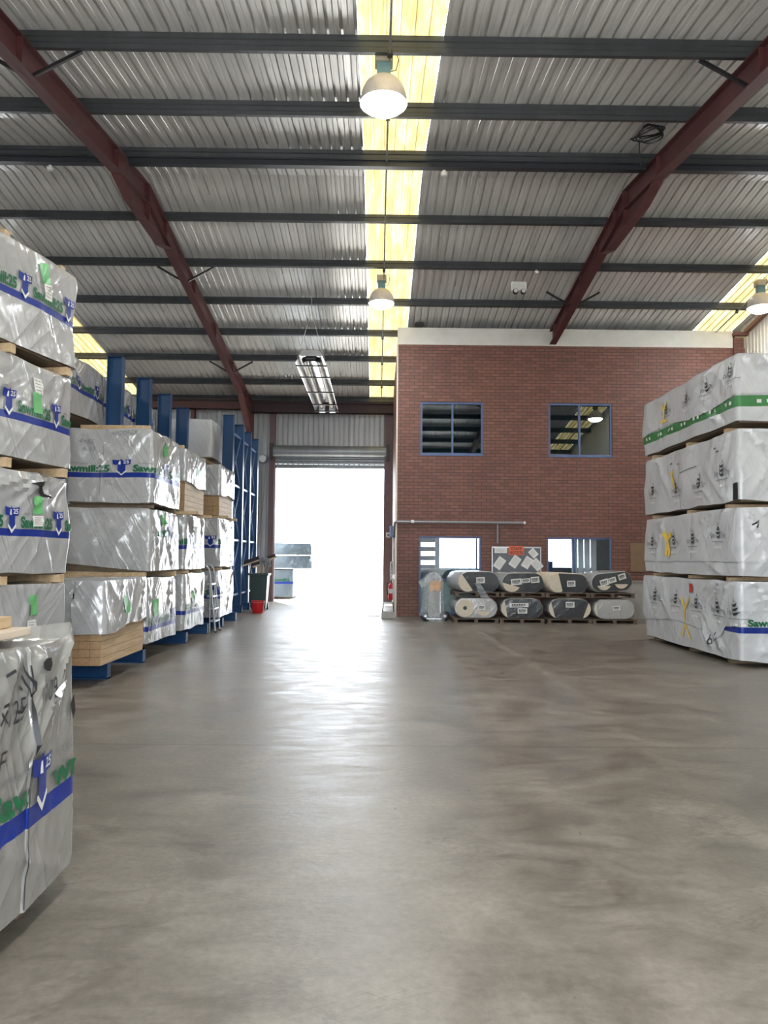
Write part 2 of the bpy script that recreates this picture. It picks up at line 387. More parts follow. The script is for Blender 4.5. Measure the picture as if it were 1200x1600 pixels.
class Wrap:
    """film draped over a block W (x) by L (y) by H. s runs round the block: 0 = front left corner, W = front right,
    W+L = back right, negative = left face."""
    def __init__(s, W, L, H, seed, hem=None, off=0., amp=1., folds=(), lift=(), nf=10, calm=None):
        s.W, s.L, s.H, s.off, s.amp, s.seed = W, L, H, off, amp, seed
        s.calm = calm; s.doff = .010 if L > 3 else (.006 if L > 2.3 else .003); s.P = 2 * (W + L); s.hem = hem or (lambda q: 0 * q); s.folds = folds; s.lift = lift
        g = random.Random(seed); s.lines = []
        for k, (a0, a1) in enumerate(((0, W), (W, W + L), (-L, 0))):
            for i in range(nf):
                c = g.choice((a0, a1)); top = g.random() < .75
                z0 = H if top else 0.05; ang = g.uniform(.25, 1.35); sg = 1 if c == a0 else -1
                d = (sg * math.cos(ang), (-1 if top else 1) * math.sin(ang)); ln = g.uniform(.35, 1.1) * min(1.4, a1 - a0)
                s.lines.append((c + sg * g.uniform(0, .25 * (a1 - a0)), z0, d, ln, g.uniform(.012, .035), g.uniform(.006, .022) * g.choice((1, 1, -.6)), a0, a1))
    def base(s, q):
        W, L, r = s.W, s.L, .035
        q = np.where(q > s.P / 2, q - s.P, q)
        q4 = np.mod(q, s.P); x = np.zeros_like(q4); y = x.copy(); nx = x.copy(); ny = x.copy()
        segs = ((0, W, (-W / 2, -L / 2), (1, 0), (0, -1)), (W, W + L, (W / 2, -L / 2), (0, 1), (1, 0)),
                (W + L, 2 * W + L, (W / 2, L / 2), (-1, 0), (0, 1)), (2 * W + L, s.P + 1e-6, (-W / 2, L / 2), (0, -1), (-1, 0)))
        for a0, a1, p, d, n in segs:
            k = (q4 >= a0) & (q4 < a1); t = q4[k] - a0; ln = a1 - a0
            th = np.where(t < r, -(1 - t / r), np.where(t > ln - r, (t - (ln - r)) / r, 0)) * R(45)
            cx = np.clip(t, r, ln - r); c_, s_ = np.cos(th), np.sin(th)
            NX, NY = n[0] * c_ + d[0] * s_, n[1] * c_ + d[1] * s_
            x[k] = p[0] + d[0] * cx - n[0] * r + NX * r; y[k] = p[1] + d[1] * cx - n[1] * r + NY * r; nx[k] = NX; ny[k] = NY
        return x, y, nx, ny, q
    def pos(s, q, z, extra=0.):
        q = np.asarray(q, float); z = np.asarray(z, float); x, y, nx, ny, q = s.base(q); H = s.H
        d = .02 * vnoise(x * 1.7 + 9, y * 1.7, z * 2.2, s.seed) + .008 * vnoise(x * 4.2, y * 4.2 + 5, z * 4.2, s.seed + 1)
        d = d + .014 * (1 - z / H) + .012 * np.exp(-((z - .45 * H) / (.35 * H)) ** 2)
        for (c, z0, dr, ln, w, a, a0, a1) in s.lines:
            u = (q - c) * dr[0] + (z - z0) * dr[1]; v = -(q - c) * dr[1] + (z - z0) * dr[0]
            k = np.clip(u / .06, 0, 1) * np.clip((ln - u) / (.5 * ln), 0, 1) * np.clip((q - a0) / .03 + .2, 0, 1) * np.clip((a1 - q) / .03 + .2, 0, 1)
            if s.calm: k = k * (1 - .7 * np.clip((z - s.calm[0]) / .06, 0, 1) * np.clip((s.calm[1] - z) / .06, 0, 1))
            d = d + a * 1.5 * k * np.exp(-np.abs(v / w) ** 1.3)
        d = d * s.amp
        for (s0, a, w, sl) in s.folds:      # one lap of film over the other: a sharp step that dies away
            c = s0 + sl * (z - H / 2) + .012 * np.sin(z * 7) * (sl != 0)
            d = d + a * np.where(q > c, np.exp(-np.clip(q - c, 0, 9) / w), 0) - .4 * a * np.where(q <= c, np.exp(-np.clip(c - q, 0, 9) / .03), 0)
        d = np.maximum(d, -.022) + s.off + extra
        zz = z + .012 * vnoise(q * 3, z * 0, z * 0 + 3, s.seed + 2) * (z / H)
        for (s0, h, w) in s.lift: zz = zz + h * np.exp(-((q - s0) / w) ** 2) * np.clip((z / H - .8) / .2, 0, 1) ** 2
        inset = np.clip((z - (H - .02)) / .02, 0, 1) * .012
        return np.stack([x + nx * (d - inset), y + ny * (d - inset), zz], -1)
    def mesh(s, res, mats, bands=(), cap=True, srange=None):
        mb = MB(); P = s.P
        cs = [0, s.W, s.W + s.L, -s.L]
        q = list(np.arange(-P / 2, P / 2, P / max(8, round(P / res))))
        for (s0, a, w, sl) in s.folds: q += [s0 - .004, s0 + .004]
        for c in cs: q += [c - .02, c + .02, c]
        q = np.array(sorted({round(float(a), 4) for a in q if -P / 2 <= a < P / 2}))
        if srange: q = q[(q >= srange[0]) & (q <= srange[1])]
        hem = s.hem(q); lv = sorted({b for bd in bands for b in bd[:2]}); H = s.H
        ks = []
        edges = [None] + lv + [H]
        Z = []
        n0 = len(q)
        prev = hem
        rows = []; rmat = []
        for e in lv + [H]:
            top = np.maximum(np.full(n0, e), hem); gap = e - (lv[lv.index(e) - 1] if e in lv and lv.index(e) else (lv[-1] if e == H and lv else float(hem.min())))
            n = max(1, int(math.ceil(gap / res)))
            mi = 0
            for (b0, b1, m_) in bands:
                if abs(b1 - e) < 1e-6: mi = m_
            for i in range(n):
                rows.append(prev + (top - prev) * i / n); rmat.append(mi)
            prev = top
        rows.append(prev)
        Zr = np.array(rows); Q = np.broadcast_to(q, Zr.shape)
        V = s.pos(Q, Zr); nr = len(rows)
        closed = srange is None
        vs = V.reshape(-1, 3); fs = []; ms = []
        m = n0 if closed else n0 - 1
        for i in range(nr - 1):
            for k in range(m):
                k2 = (k + 1) % n0
                a, b, c, d = i * n0 + k, i * n0 + k2, (i + 1) * n0 + k2, (i + 1) * n0 + k
                if Zr[i + 1, k] - Zr[i, k] < 1e-6 and Zr[i + 1, k2] - Zr[i, k2] < 1e-6: continue
                fs.append((a, b, c, d)); ms.append(rmat[i])
        if cap and closed:
            ring0 = (nr - 1) * n0; T = V[-1]; vs = list(map(tuple, vs)); K = 6
            for k in range(1, K + 1):
                t = k / K
                for p in T:
                    x, y = p[0] * (1 - t), p[1] * (1 - t)
                    vs.append((x, y, p[2] * (1 - t) + H * t + .010 * math.sin(x * 9 + s.seed) * math.sin(y * 7) + .004))
                for j in range(n0):
                    j2 = (j + 1) % n0; a = ring0 + (k - 1) * n0; b = ring0 + k * n0
                    fs.append((a + j, a + j2, b + j2, b + j)); ms.append(0)
        mb.add(vs, fs); mb.m = ms
        return mb
    def decal(s, mb, vf, m, off=.006):
        v, f = vf; mb.add(s.pos(v[:, 0], v[:, 1], off + s.doff), f, m)

SAW = ['film', 'blue_p', 'green_p', 'white_p', 'black_p', 'grey_p']
def saw_print(w, mb, s0, zb, s_lo, s_hi, sc=1.0, small=True, sy=1.0):
    """blue-and-green sawmill print repeated round the pack; zb = top of the blue stripe"""
    per = 1.03 * sc; k0 = math.floor((s_lo - s0) / per) - 1
    for k in range(k0, k0 + 12):
        x = s0 + k * per
        def ok(a, b): return s_lo <= a and b <= s_hi
        def T(pts): return [(x + px * sc, zb + pz * sy) for px, pz in pts]
        if ok(x - .14 * sc, x + .14 * sc):
            w.decal(mb, poly2d(T([(-.135, .185), (-.02, .175), (-.005, .195), (.012, .175), (.135, .185), (.122, .115), (.055, .108), (.055, .03), (0, -.01), (-.055, .03), (-.055, .108), (-.122, .115)]), .06), 1, .008)
            w.decal(mb, poly2d(T([(-.075, .018), (0, -.04), (.075, .018), (.075, .034), (0, -.022), (-.075, .034)]), .06), 3, .0075)
            w.decal(mb, poly2d(T([(-.045, .115), (-.012, .115), (-.014, .165), (-.03, .162), (-.019, .152), (-.037, .146), (-.022, .138), (-.044, .128), (-.028, .122)]), .06), 3, .0105)
            w.decal(mb, put_text('25', x + .022 * sc, zb + .128 * sy, .04 * sy, .085 * sc, .02), 3, .0105)
        a = x + .165 * sc; ln = .70 * sc
        txt = 'Sawmill'; widths = ln
        v, f = put_text('Sawmill:25', a, zb + .014 * sy, .09 * sy, ln, .045)
        keep = [q for q in f if all(s_lo <= v[i][0] <= s_hi for i in q)]
        if keep: w.decal(mb, (v, keep), 2, .007)
        v, f = put_text('Aukmergesk C', a + .05 * sc, zb + .122 * sy, .026 * sy, .42 * sc, 0, .2)
        keep = [q for q in f if all(s_lo <= v[i][0] <= s_hi for i in q)]
        if small and keep: w.decal(mb, (v, keep), 5, .007)
def tree_print(w, mb, s0, z, sc=1.0, ink=4, soft=5):
    w.decal(mb, put_text('Inn', s0 - .2 * sc, z, .085 * sc, .125 * sc, 0.0), soft, .008)
    if s0 + .21 * sc < -.02 or s0 > 0: w.decal(mb, put_text('Tre', s0 + .075 * sc, z, .085 * sc, .135 * sc, 0.005), soft, .008)
    for i in range(3):      # leaf of three curled blades
        zz = z + (.005 + i * .055) * sc
        w.decal(mb, poly2d([(s0 - .055 * sc, zz + .02 * sc), (s0 - .02 * sc, zz - .012 * sc), (s0 + .03 * sc, zz - .004 * sc), (s0 + (.062 - i * .01) * sc, zz + .045 * sc), (s0 + .02 * sc, zz + .03 * sc), (s0 - .02 * sc, zz + .022 * sc)], .08), ink, .008)
    w.decal(mb, poly2d([(s0 - .002, z + .165 * sc), (s0 + .02 * sc, z + .17 * sc), (s0 + .008 * sc, z + .225 * sc)], .2), ink, .008)
    w.decal(mb, poly2d([(s0 - .055 * sc, z + .02 * sc), (s0 - .04 * sc, z + .02 * sc), (s0 - .045 * sc, z + .13 * sc), (s0 - .02 * sc, z + .175 * sc), (s0 - .05 * sc, z + .14 * sc)], .2), ink, .008)
    w.decal(mb, stroke2d([(s0 - .17 * sc, z - .045 * sc), (s0 + .16 * sc, z - .045 * sc)], .010 * sc), soft, .008)
    for i in range(4): w.decal(mb, stroke2d([(s0 + (-.1 + i * .055) * sc, z - .12 * sc), (s0 + (-.065 + i * .055) * sc, z - .12 * sc)], .03 * sc), 6, .008)

PACKS = {}
def pack(key, label, loc, W, L, H, seed, rz=0, film='silver', res=.05, amp=1., hem=None, folds=(), lift=(), bands=(), prints=None, group=None,
         labels=(), boards=None, core=True, over=None, nf=10, extra=()):
    t = thing('timber_pack', label, 'timber pack', loc, rz, group)
    hemf = hem or (lambda q: .012 + .02 * vnoise(q * 2.3, q * 0, q * 0 + .5, seed + 5))
    w = Wrap(W, L, H, seed, hemf, 0, amp, folds, lift, nf, (bands[0][0] - .04, bands[0][1] + .22) if bands and not over else None)
    mats = [film, 'blue_p', 'green_p', 'white_p', 'black_p', 'grey_p', 'paper', 'yellow_p', 'green_band', 'tear']
    mb = w.mesh(res, mats, bands)
    top = w
    if over:        # a second, shorter sheet draped over the first
        w2 = Wrap(W, L, H + .012, seed, over['hem'], .016, amp, over.get('folds', ()), lift, nf)
        mb2 = w2.mesh(res, mats); top = w2
    if prints:
        prints(w, mb) if not over else prints(w, mb, top, mb2)
    mb.build('film_wrap', mats, t, smooth=True)
    if over: 
        o2 = mb2.build('cover_sheet', mats, t, smooth=True)
    c = MB(); i_ = .035
    if core:
        z0 = 0 if not boards else boards[2] - .005
        c.box(-W / 2 + i_, W / 2 - i_, -L / 2 + i_, L / 2 - i_, z0, H - .03); c.build('timber_core', 'core', t)
    if boards:      # bare boards showing below the film
        nx, nz, hz = boards[:3]; bw = (W - .05) / nx; bh = hz / nz
        for i in range(nx):
            for j in range(nz):
                if not (i >= nx - 4 or j == 0 and False): continue
                b = MB(); e = rnd.uniform(-.01, .01); x0 = -W / 2 + .025 + i * bw
                b.box(x0 + .002, x0 + bw - .002, -L / 2 + .02 + e, L / 2 - .03 + e, j * bh + .002, (j + 1) * bh - .002)
                ob = b.build('board', [boards[3], 'endgrain'], t)
                for p in ob.data.polygons:
                    if abs(p.normal.y) > .9: p.material_index = 1
        b = MB(); b.box(-W / 2 + .025, W / 2 - .025 - 4 * bw, -L / 2 + .03, L / 2 - .03, 0, hz); b.build('timber_core', 'endgrain', t)
    for (kind, s0, z0, wd, ht, rot) in labels:
        lb = MB(); n = 6; c_, s_ = math.cos(rot), math.sin(rot); pts = []
        for j in range(n + 1):
            for i in range(n + 1):
                a, b = (i / n - .5) * wd, (j / n - .5) * ht; pts.append((s0 + a * c_ - b * s_, z0 + a * s_ + b * c_))
        pts = np.array(pts); fs = [(j * (n + 1) + i, j * (n + 1) + i + 1, (j + 1) * (n + 1) + i + 1, (j + 1) * (n + 1) + i) for i in range(n) for j in range(n)]
        top.decal(lb, (pts, fs), 0, .009)
        if kind == 'paper':
            for r_ in range(4):
                top.decal(lb, stroke2d([(s0 - wd * .36, z0 + ht * (.32 - .2 * r_)), (s0 + wd * (.36 - .1 * (r_ % 2)), z0 + ht * (.32 - .2 * r_))], ht * .045), 1, .012)
        lo = lb.build({'tag': 'green_label', 'paper': 'paper_label', 'redtag': 'red_label'}[kind], [kind, 'grey_p'], t, smooth=True)
        lo['label'] = {'tag': 'bright green paper label', 'paper': 'white printed paper label', 'redtag': 'small red label'}[kind]
    PACKS[key] = t
    return t, w
def bearer(x0, x1, y, z0, z1, label, rz=0, piv=None, d=.075, mat='wood', group='wood bearers between timber packs'):
    b = MB(); cx = (x0 + x1) / 2; b.box(-(x1 - x0) / 2, (x1 - x0) / 2, -d / 2, d / 2, 0, z1 - z0)
    o = b.build('wood_bearer', mat, bevel=.003)
    if piv: 
        p = Matrix.Translation(piv) @ Matrix.Rotation(rz, 4, 'Z') @ Vector((cx, y, 0)); o.location = (p.x, p.y, z0); o.rotation_euler = (0, 0, rz)
    else: o.location = (cx, y, z0)
    return tag(o, label, 'wood bearer', group)
SKY, SUN, EXPO = 10.0, 20.0, 0.1
# ------------------------------------------------------------------ the hall
RY, RZ, SL = 13.6, 8.41, .1364                    # ridge position, ridge height, roof slope
XL, XR, YF, YB = -12.6, 9.5, 25.8, -3.0           # left wall, right wall, far wall, rear wall
def roofz(y): return RZ - SL * abs(y - RY)
PIT = .1715
def ibr(x0, n):
    p = []
    for i in range(n):
        a = x0 + i * PIT
        p += [(a, 0), (a + .050, 0), (a + .058, .004), (a + .066, 0), (a + .124, 0), (a + .130, .044), (a + .160, .044), (a + .166, 0)]
    return p
def roof_part(x0, n, y0, y1):
    mb = MB(); pr = ibr(x0, n); k = len(pr)
    vs = [(x, y0, roofz(y0) + h) for x, h in pr] + [(x, y1, roofz(y1) + h) for x, h in pr]
    mb.add(vs, [(i, i + 1, k + i + 1, k + i) for i in range(k - 1)]); return mb
segs = [(-12.63, -8.855), (-8.855, -7.825), (-7.825, -.28), (-.28, .749), (.749, 8.295), (8.295, 9.324), (9.324, 9.67)]
side = {0: 'near slope', 1: 'far slope'}
for sl, (y0, y1) in enumerate(((YB - .3, RY), (RY, YF + .5))):
    for i, (a, b) in enumerate(segs):
        n = round((b - a) / PIT); light = i in (1, 3, 5)
        x0 = b - n * PIT if i == 0 else a
        o = roof_part(x0, n, y0, y1).build('skylight_roof_panel' if light else 'ceiling', 'skylight' if light else 'roof', weld=True)
        where = ['far left bay', 'left bay', 'between left and middle bays', 'middle bay above the lamps', 'between middle and right bays', 'right bay', 'edge by the right wall'][i]
        struct(o, ('yellowed translucent roof sheet, ' if light else 'grey ribbed metal roof sheeting, ') + where + ', ' + side[sl], 'skylight' if light else 'roof')
# floor and yard
mb = MB(); mb.box(XL - .2, XR + .2, YB, YF + .25, -.25, 0); struct(mb.build('floor', 'floor'), 'worn grey concrete warehouse floor with a saw-cut joint', 'floor')
mb = MB(); mb.box(-60, 60, -60, 90, -.6, -.26); 
mb.box(-60, 60, YF + .25, 90, -.27, -.005); mb.box(-60, 60, -60, YB, -.27, -.005)
struct(mb.build('ground', 'outside'), 'bright concrete yard outside the open doorway', 'ground')
# cladding walls (vertical ribs)
def clad_wall(name, x0, x1, z0, z1f, y, mat, label, axis='x', holes=()):
    mb = MB(); n = int(abs(x1 - x0) / PIT) + 1
    for i in range(n):
        a = x0 + i * PIT; e = min(a + PIT, x1)
        pts = [(a, 0), (min(a + .112, x1), 0), (min(a + .128, x1), .036), (min(a + .158, x1), .036), (e, 0)]
        for (p, h), (q, g) in zip(pts[:-1], pts[1:]):
            if q - p < 1e-6: continue
            mid = (p + q) / 2; lo = z0
            for hx0, hx1, hz in holes:
                if hx0 < mid < hx1: lo = hz
            if axis == 'x': mb.add([(p, y + h, lo), (q, y + g, lo), (q, y + g, z1f(q)), (p, y + h, z1f(p))], [(0, 1, 2, 3)])
            else: mb.add([(y + h, p, lo), (y + g, q, lo), (y + g, q, z1f(q)), (y + h, p, z1f(p))], [(0, 1, 2, 3)])
    struct(mb.build(name, mat, weld=True), label, 'wall')
clad_wall('wall_far', XL, .52, 0, lambda x: roofz(YF), YF, 'clad', 'grey ribbed metal end wall above and beside the roller door', 'x', [(-3.46, .25, 4.6)])
clad_wall('wall_left', YB, YF, 0, roofz, XL, 'clad', 'grey ribbed metal side wall behind the blue rack', 'y')
clad_wall('wall_right', YB, YF, 0, roofz, XR, 'cream', 'cream ribbed metal side wall behind the white timber packs', 'y')
clad_wall('wall_rear', XL, XR, 0, lambda x: roofz(YB), YB, 'cream', 'ribbed metal wall behind the viewpoint, wide opening added to let light in', 'x', [(-7.0, 5.0, 4.2)])  # opening out of view, added and sized to light roof and floor
# portal frames
def rafter(x, ya, yb, label, braces, haunch=True, mat='red', knee=False):
    mb = MB(); dep, fw, ft = .36, .17, .016
    def strip(y0, y1, t0, b0, t1, b1, w):
        mb.prism([(y0, roofz(y0) - .21 - t0), (y1, roofz(y1) - .21 - t1), (y1, roofz(y1) - .21 - b1), (y0, roofz(y0) - .21 - b0)], x - w / 2, x + w / 2, 'yz')
    for y0, y1 in ((ya, RY), (RY, yb)):
        if y1 <= y0: continue
        strip(y0, y1, 0, dep, 0, dep, .012); strip(y0, y1, 0, ft, 0, ft, fw); strip(y0, y1, dep - ft, dep, dep - ft, dep, fw)
        n = 5
        for i in range(n):
            yy = y0 + (i + .5) * (y1 - y0) / n; strip(yy - .006, yy + .006, 0, dep, 0, dep, fw * .92)
    root = mb.build('rafter_beam', mat); tag(root, label, 'rafter', None, 'structure')
    if haunch:
        h = MB(); hb = roofz(12.1) - .21 - dep
        zb = hb - .13
        h.prism([(12.1, hb), (RY, roofz(RY) - .21 - dep), (15.1, hb), (14.6, zb), (12.7, zb)], x - .006, x + .006, 'yz')
        h.prism([(12.1, hb), (12.7, zb), (12.7, zb - ft), (12.1, hb - ft)], x - fw / 2, x + fw / 2, 'yz')
        h.prism([(12.7, zb), (14.6, zb), (14.6, zb - ft), (12.7, zb - ft)], x - fw / 2, x + fw / 2, 'yz')
        h.prism([(14.6, zb), (15.1, hb), (15.1, hb - ft), (14.6, zb - ft)], x - fw / 2, x + fw / 2, 'yz')
        h.box(x - fw / 2, x + fw / 2, RY - .012, RY + .012, zb, RZ - .22)
        h.build('apex_haunch', mat, root)
    if knee:
        h = MB(); y0, y1 = 23.4, 25.35
        zt0, zt1 = roofz(y0) - .21 - dep, roofz(y1) - .21 - dep
        h.prism([(y0, zt0), (y1, zt1), (y1, zt1 - .75)], x - .006, x + .006, 'yz')
        h.prism([(y0, zt0), (y1, zt1 - .75), (y1, zt1 - .77), (y0, zt0 - .02)], x - fw / 2, x + fw / 2, 'yz')
        h.build('knee_haunch', 'redfar', root)
    for y in braces:
        for sg in (-1, 1):
            b = MB(); zz = roofz(y) - .21
            b.bar((x + sg * .02, y, zz - dep + .03), (x + sg * .62, y + .02, zz + .02), .04, .04); b.build('fly_brace', 'black', root)
    return root
rafter(-4.25, YB + .1, 25.4, 'dark red steel rafter on the left side of the middle bay', (9.0, 16.55, 21.9), knee=True)
rafter(4.50, YB + .1, 19.75, 'dark red steel rafter on the right, ending on the brick wall', (9.0, 17.5))
rafter(-12.3, YB + .1, 25.4, 'dark red steel rafter against the far left wall', (), haunch=False)
def column(x, y, z1, label, d=.3, w=.17, mat='redfar'):
    mb = MB(); mb.box(x - .006, x + .006, y - d / 2, y + d / 2, 0, z1)
    mb.box(x - w / 2, x + w / 2, y - d / 2, y - d / 2 + .016, 0, z1); mb.box(x - w / 2, x + w / 2, y + d / 2 - .016, y + d / 2, 0, z1)
    struct(mb.build('column', mat), label, 'column')
column(-4.25, 25.5, 6.3, 'red steel column behind the end of the blue rack')
mb = MB(); mb.box(-3.62, -3.44, 25.55, 25.78, 0, 6.6); struct(mb.build('trim_1', 'maroon'), 'brown steel post at the left of the doorway', 'door post')
mb = MB(); mb.box(.22, .50, 25.45, 25.78, 0, 6.6); struct(mb.build('trim_2', 'maroon'), 'brown steel post at the right of the doorway', 'door post')
mb = MB(); mb.box(-12.4, -4.2, 25.3, 25.42, 6.36, 6.68); mb.box(-12.4, -4.2, 25.22, 25.5, 6.36, 6.38); mb.box(-12.4, -4.2, 25.22, 25.5, 6.66, 6.68)
struct(mb.build('eaves_beam', 'redfar'), 'dark red horizontal eaves beam above the blue rack end', 'beam')
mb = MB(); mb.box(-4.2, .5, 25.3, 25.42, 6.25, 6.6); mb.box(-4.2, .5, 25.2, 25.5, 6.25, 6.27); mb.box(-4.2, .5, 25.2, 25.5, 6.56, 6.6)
struct(mb.build('eaves_beam', 'shaded_red'), 'dark red horizontal eaves beam above the roller door', 'beam')  # shade on this beam's unlit side is put into its darker colour
for x in (-6.2, -8.3): 
    mb = MB(); mb.box(x - .06, x + .06, 25.5, 25.75, 0, 6.4); struct(mb.build('column', 'redfar'), 'slim red wall post, nearer to the column' if x > -7 else 'slim red wall post, farther from the column', 'column')
# purlins
def purlin(y, label, mat='purlin', h=.2):
    mb = MB(); s = -SL if y > RY else SL; z = roofz(y) - .003
    L = math.hypot(1, s); dy, dz = 1 / L, s / L; ny, nz = -dz, dy
    def P(a, b): return (y + dy * a - ny * b, z + dz * a - nz * b)     # a along slope, b down from sheet
    prof = [(.075, 0), (0, 0), (0, h * .30), (.012, h * .36), (.012, h * .64), (0, h * .70), (0, h), (-.07, h), (-.07, h - .02)] if y > RY else [(.075, 0), (0, 0), (0, h * .30), (.012, h * .36), (.012, h * .64), (0, h * .70), (0, h), (.07, h), (.07, h - .02)]
    t = .004; pts = [P(*p) for p in prof]; vs = [(XL + .02, a, b) for a, b in pts] + [(XR - .02, a, b) for a, b in pts]; n = len(pts)
    mb.add(vs, [(i, i + 1, n + i + 1, n + i) for i in range(n - 1)])
    o = mb.build('purlin_beam', mat); so = o.modifiers.new('solid', 'SOLIDIFY'); so.thickness = .004
    struct(o, label, 'purlin')
ordn = ['first', 'second', 'third', 'fourth', 'fifth', 'sixth', 'seventh', 'eighth', 'ninth', 'tenth']
for i, y in enumerate((12.4, 10.66, 8.9, 7.15, 5.4, 3.65, 1.9, .15)): purlin(y, f'grey steel roof purlin, {ordn[i]} from the ridge on the near slope')
for i, y in enumerate((14.8, 16.55, 18.33, 20.1, 21.85, 23.75, 25.3)): purlin(y, f'grey steel roof purlin, {ordn[i]} from the ridge on the far slope')
for a, b, w_ in ((XL + .05, -4.35, 'left of the left rafter'), (-4.15, 4.40, 'between the two rafters'), (4.60, XR - .05, 'right of the right rafter')):
    mb = MB(); mb.box(a, b, 12.34, 12.46, roofz(12.4) - .31, roofz(12.4) - .215); mb.box(a, b, 12.30, 12.50, roofz(12.4) - .225, roofz(12.4) - .212)
    tag(mb.build('cable_tray', 'trunk'), 'dark steel cable tray under the purlin nearest the ridge, ' + w_, 'cable tray', 'cable trays under the ridge purlin')
# brick office block
OX, OY, OT = .5, 19.6, 6.99
H1, H2, H3, H4 = (1.09, 2.70, 4.13, 5.50), (4.39, 6.03, 4.12, 5.50), (1.07, 2.66, .08, 2.04), (4.33, 6.0, .9, 2.04)
mb = MB(); mb.wall('y', OY, OY + .24, OX, XR, 0, OT, [H1, H2, H3, H4]); struct(mb.build('wall_front', 'brick_x'), 'red brick front wall of the two-storey office block', 'wall')
mb = MB(); mb.wall('x', OX, OX + .24, OY + .24, YF, 0, OT); struct(mb.build('wall_side', 'brick_y'), 'red brick side wall of the office block beside the doorway', 'wall')
mb = MB(); mb.box(OX - .01, XR - .32, OY - .02, OY + .26, OT, 7.43); mb.box(OX - .01, XR - .32, OY - .03, OY + .26, 7.38, 7.43); struct(mb.build('trim_3', 'band'), 'pale concrete ring beam along the top of the brick wall', 'ring beam')
mb = MB(); mb.box(OX - .01, OX + .25, OY + .26, YF - .02, OT, 7.01); struct(mb.build('trim_4', 'band'), 'pale capping on the brick side wall', 'ring beam')
mb = MB(); mb.box(XR - .30, XR - .05, OY - .05, OY + .2, 0, 7.25); struct(mb.build('column', 'brick_x'), 'brick pier in the corner by the cream wall', 'column')
mb = MB(); mb.box(OX - .035, OX + .006, OY - .012, OY + .05, 0, 6.98); struct(mb.build('trim_5', 'beige'), 'pale corner bead on the edge of the brick wall', 'trim')
mb = MB(); mb.bar((XR - .12, 19.3, 7.32), (XR - .05, 16.5, roofz(16.5) - .12), .1, .1); mb.box(XR - .42, XR - .05, 19.25, 19.4, 7.24, 7.32); struct(mb.build('gable_beam', 'redfar'), 'dark red angle iron sloping up the cream wall', 'beam')
# office interior
mb = MB(); mb.box(OX + .24, XR, OY + .24, YF, 3.0, 3.2); mb.box(OX + .24, XR, OY + .24, YF, 6.5, 6.6); struct(mb.build('ceiling_inner', 'room'), 'office floor slab and ceiling behind the windows', 'ceiling')
mb = MB(); mb.wall('y', YF, YF + .2, OX, XR, 0, 6.9, [(2.05, 3.75, 1.1, 2.45), (.95, 1.95, 1.1, 2.45), (5.2, 7.3, 1.15, 2.5)]); struct(mb.build('wall_back', 'room'), 'rear wall of the office with bright windows', 'wall')
mb = MB(); mb.box(4.0, 4.12, OY + .24, YF, 0, 6.5); mb.box(OX + .26, XR, OY + 1.6, OY + 1.7, 3.2, 6.5); struct(mb.build('partition', 'dim'), 'dark partitions inside the office', 'wall')
def window(n, h, mull, glass, label, fw=.05, y=OY + .05, panel=None):
    x0, x1, z0, z1 = h; t = thing('window_%d' % n, label, 'window', ((x0 + x1) / 2, y, z0), 0, None, 'structure'); w = (x1 - x0) / 2; H = z1 - z0
    mb = MB()
    mb.box(-w, w, -.03, .03, 0, fw); mb.box(-w, w, -.03, .03, H - fw, H); mb.box(-w, -w + fw, -.03, .03, fw, H - fw); mb.box(w - fw, w, -.03, .03, fw, H - fw)
    for m_ in mull: mb.box(m_ - fw / 2, m_ + fw / 2, -.032, .032, fw, H - fw)
    if panel: mb.box(-w + fw, w - fw, -.032, .032, panel - .03, panel + .03)
    mb.build('window_frame', 'frame', t, bevel=.004)
    xs = [-w + fw] + [m_ for m_ in mull] + [w - fw]
    for a, b in zip(xs[:-1], xs[1:]):
        g = MB(); g.box(a, b, .0, .006, panel or fw, H - fw); g.build('pane', glass, t)
    if panel:
        g = MB(); g.box(-w + fw, w - fw, -.01, .01, fw, panel); g.build('lower_panel', 'teal', t)
    sl = MB(); sl.box(-w, w, -.06, -.03, -.02, .03); sl.build('window_sill', 'frame', t)
window(1, H1, (.02,), 'glass_dark', 'blue-framed upper office window above the doorway side, dark glass')
window(2, H2, (-.02,), 'glass_dark', 'blue-framed upper office window reflecting the yellow skylight and a lamp')
window(3, H3, (), 'glass', 'blue-framed office glazing down to floor behind the plastic-covered trolley', panel=.85)
window(4, H4, (-.11,), 'glass', 'blue-framed lower office window behind the right-hand insulation rolls')
window(5, (2.05, 3.75, 1.1, 2.45), (.45,), 'glass', 'office rear window bright with daylight, seen through the glazing', y=YF + .1)
window(6, (5.2, 7.3, 1.15, 2.5), (-.55,), 'glass', 'office rear window with daylight, seen through the lower right window', y=YF + .1)
wl = thing('window_7', 'slatted office rear window, four bright gaps between dark slats', 'window', (1.45, YF + .1, 1.1), 0, None, 'structure')
for i in range(5):
    s_ = MB(); s_.box(-.5, .5, -.02, .02, i * .3 - .0, i * .3 + .16); s_.build('slat', 'dark', wl)
# vertical blinds in the right office window
bl = thing('vertical_blind', 'white vertical blind strips behind the lower right office window', 'blind', (5.55, OY + .9, .9))
for i in range(4):
    b = MB(); b.box(-.36 + i * .17, -.36 + i * .17 + .155, -.006, .006, 0, 1.25); b.build('blind_strip', 'blind', bl)
mb = MB(); mb.box(4.2, 5.1, 22.3, 22.9, 0, 1.42); tag(mb.build('office_cabinet', 'frame', bevel=.01), 'dark blue cabinet inside the office behind lower right window', 'cabinet')
mb = MB(); mb.box(1.1, 3.4, 22.6, 23.2, 0, 1.16); tag(mb.build('office_counter', 'teal', bevel=.01), 'low counter inside the office behind the floor-length glazing', 'counter')
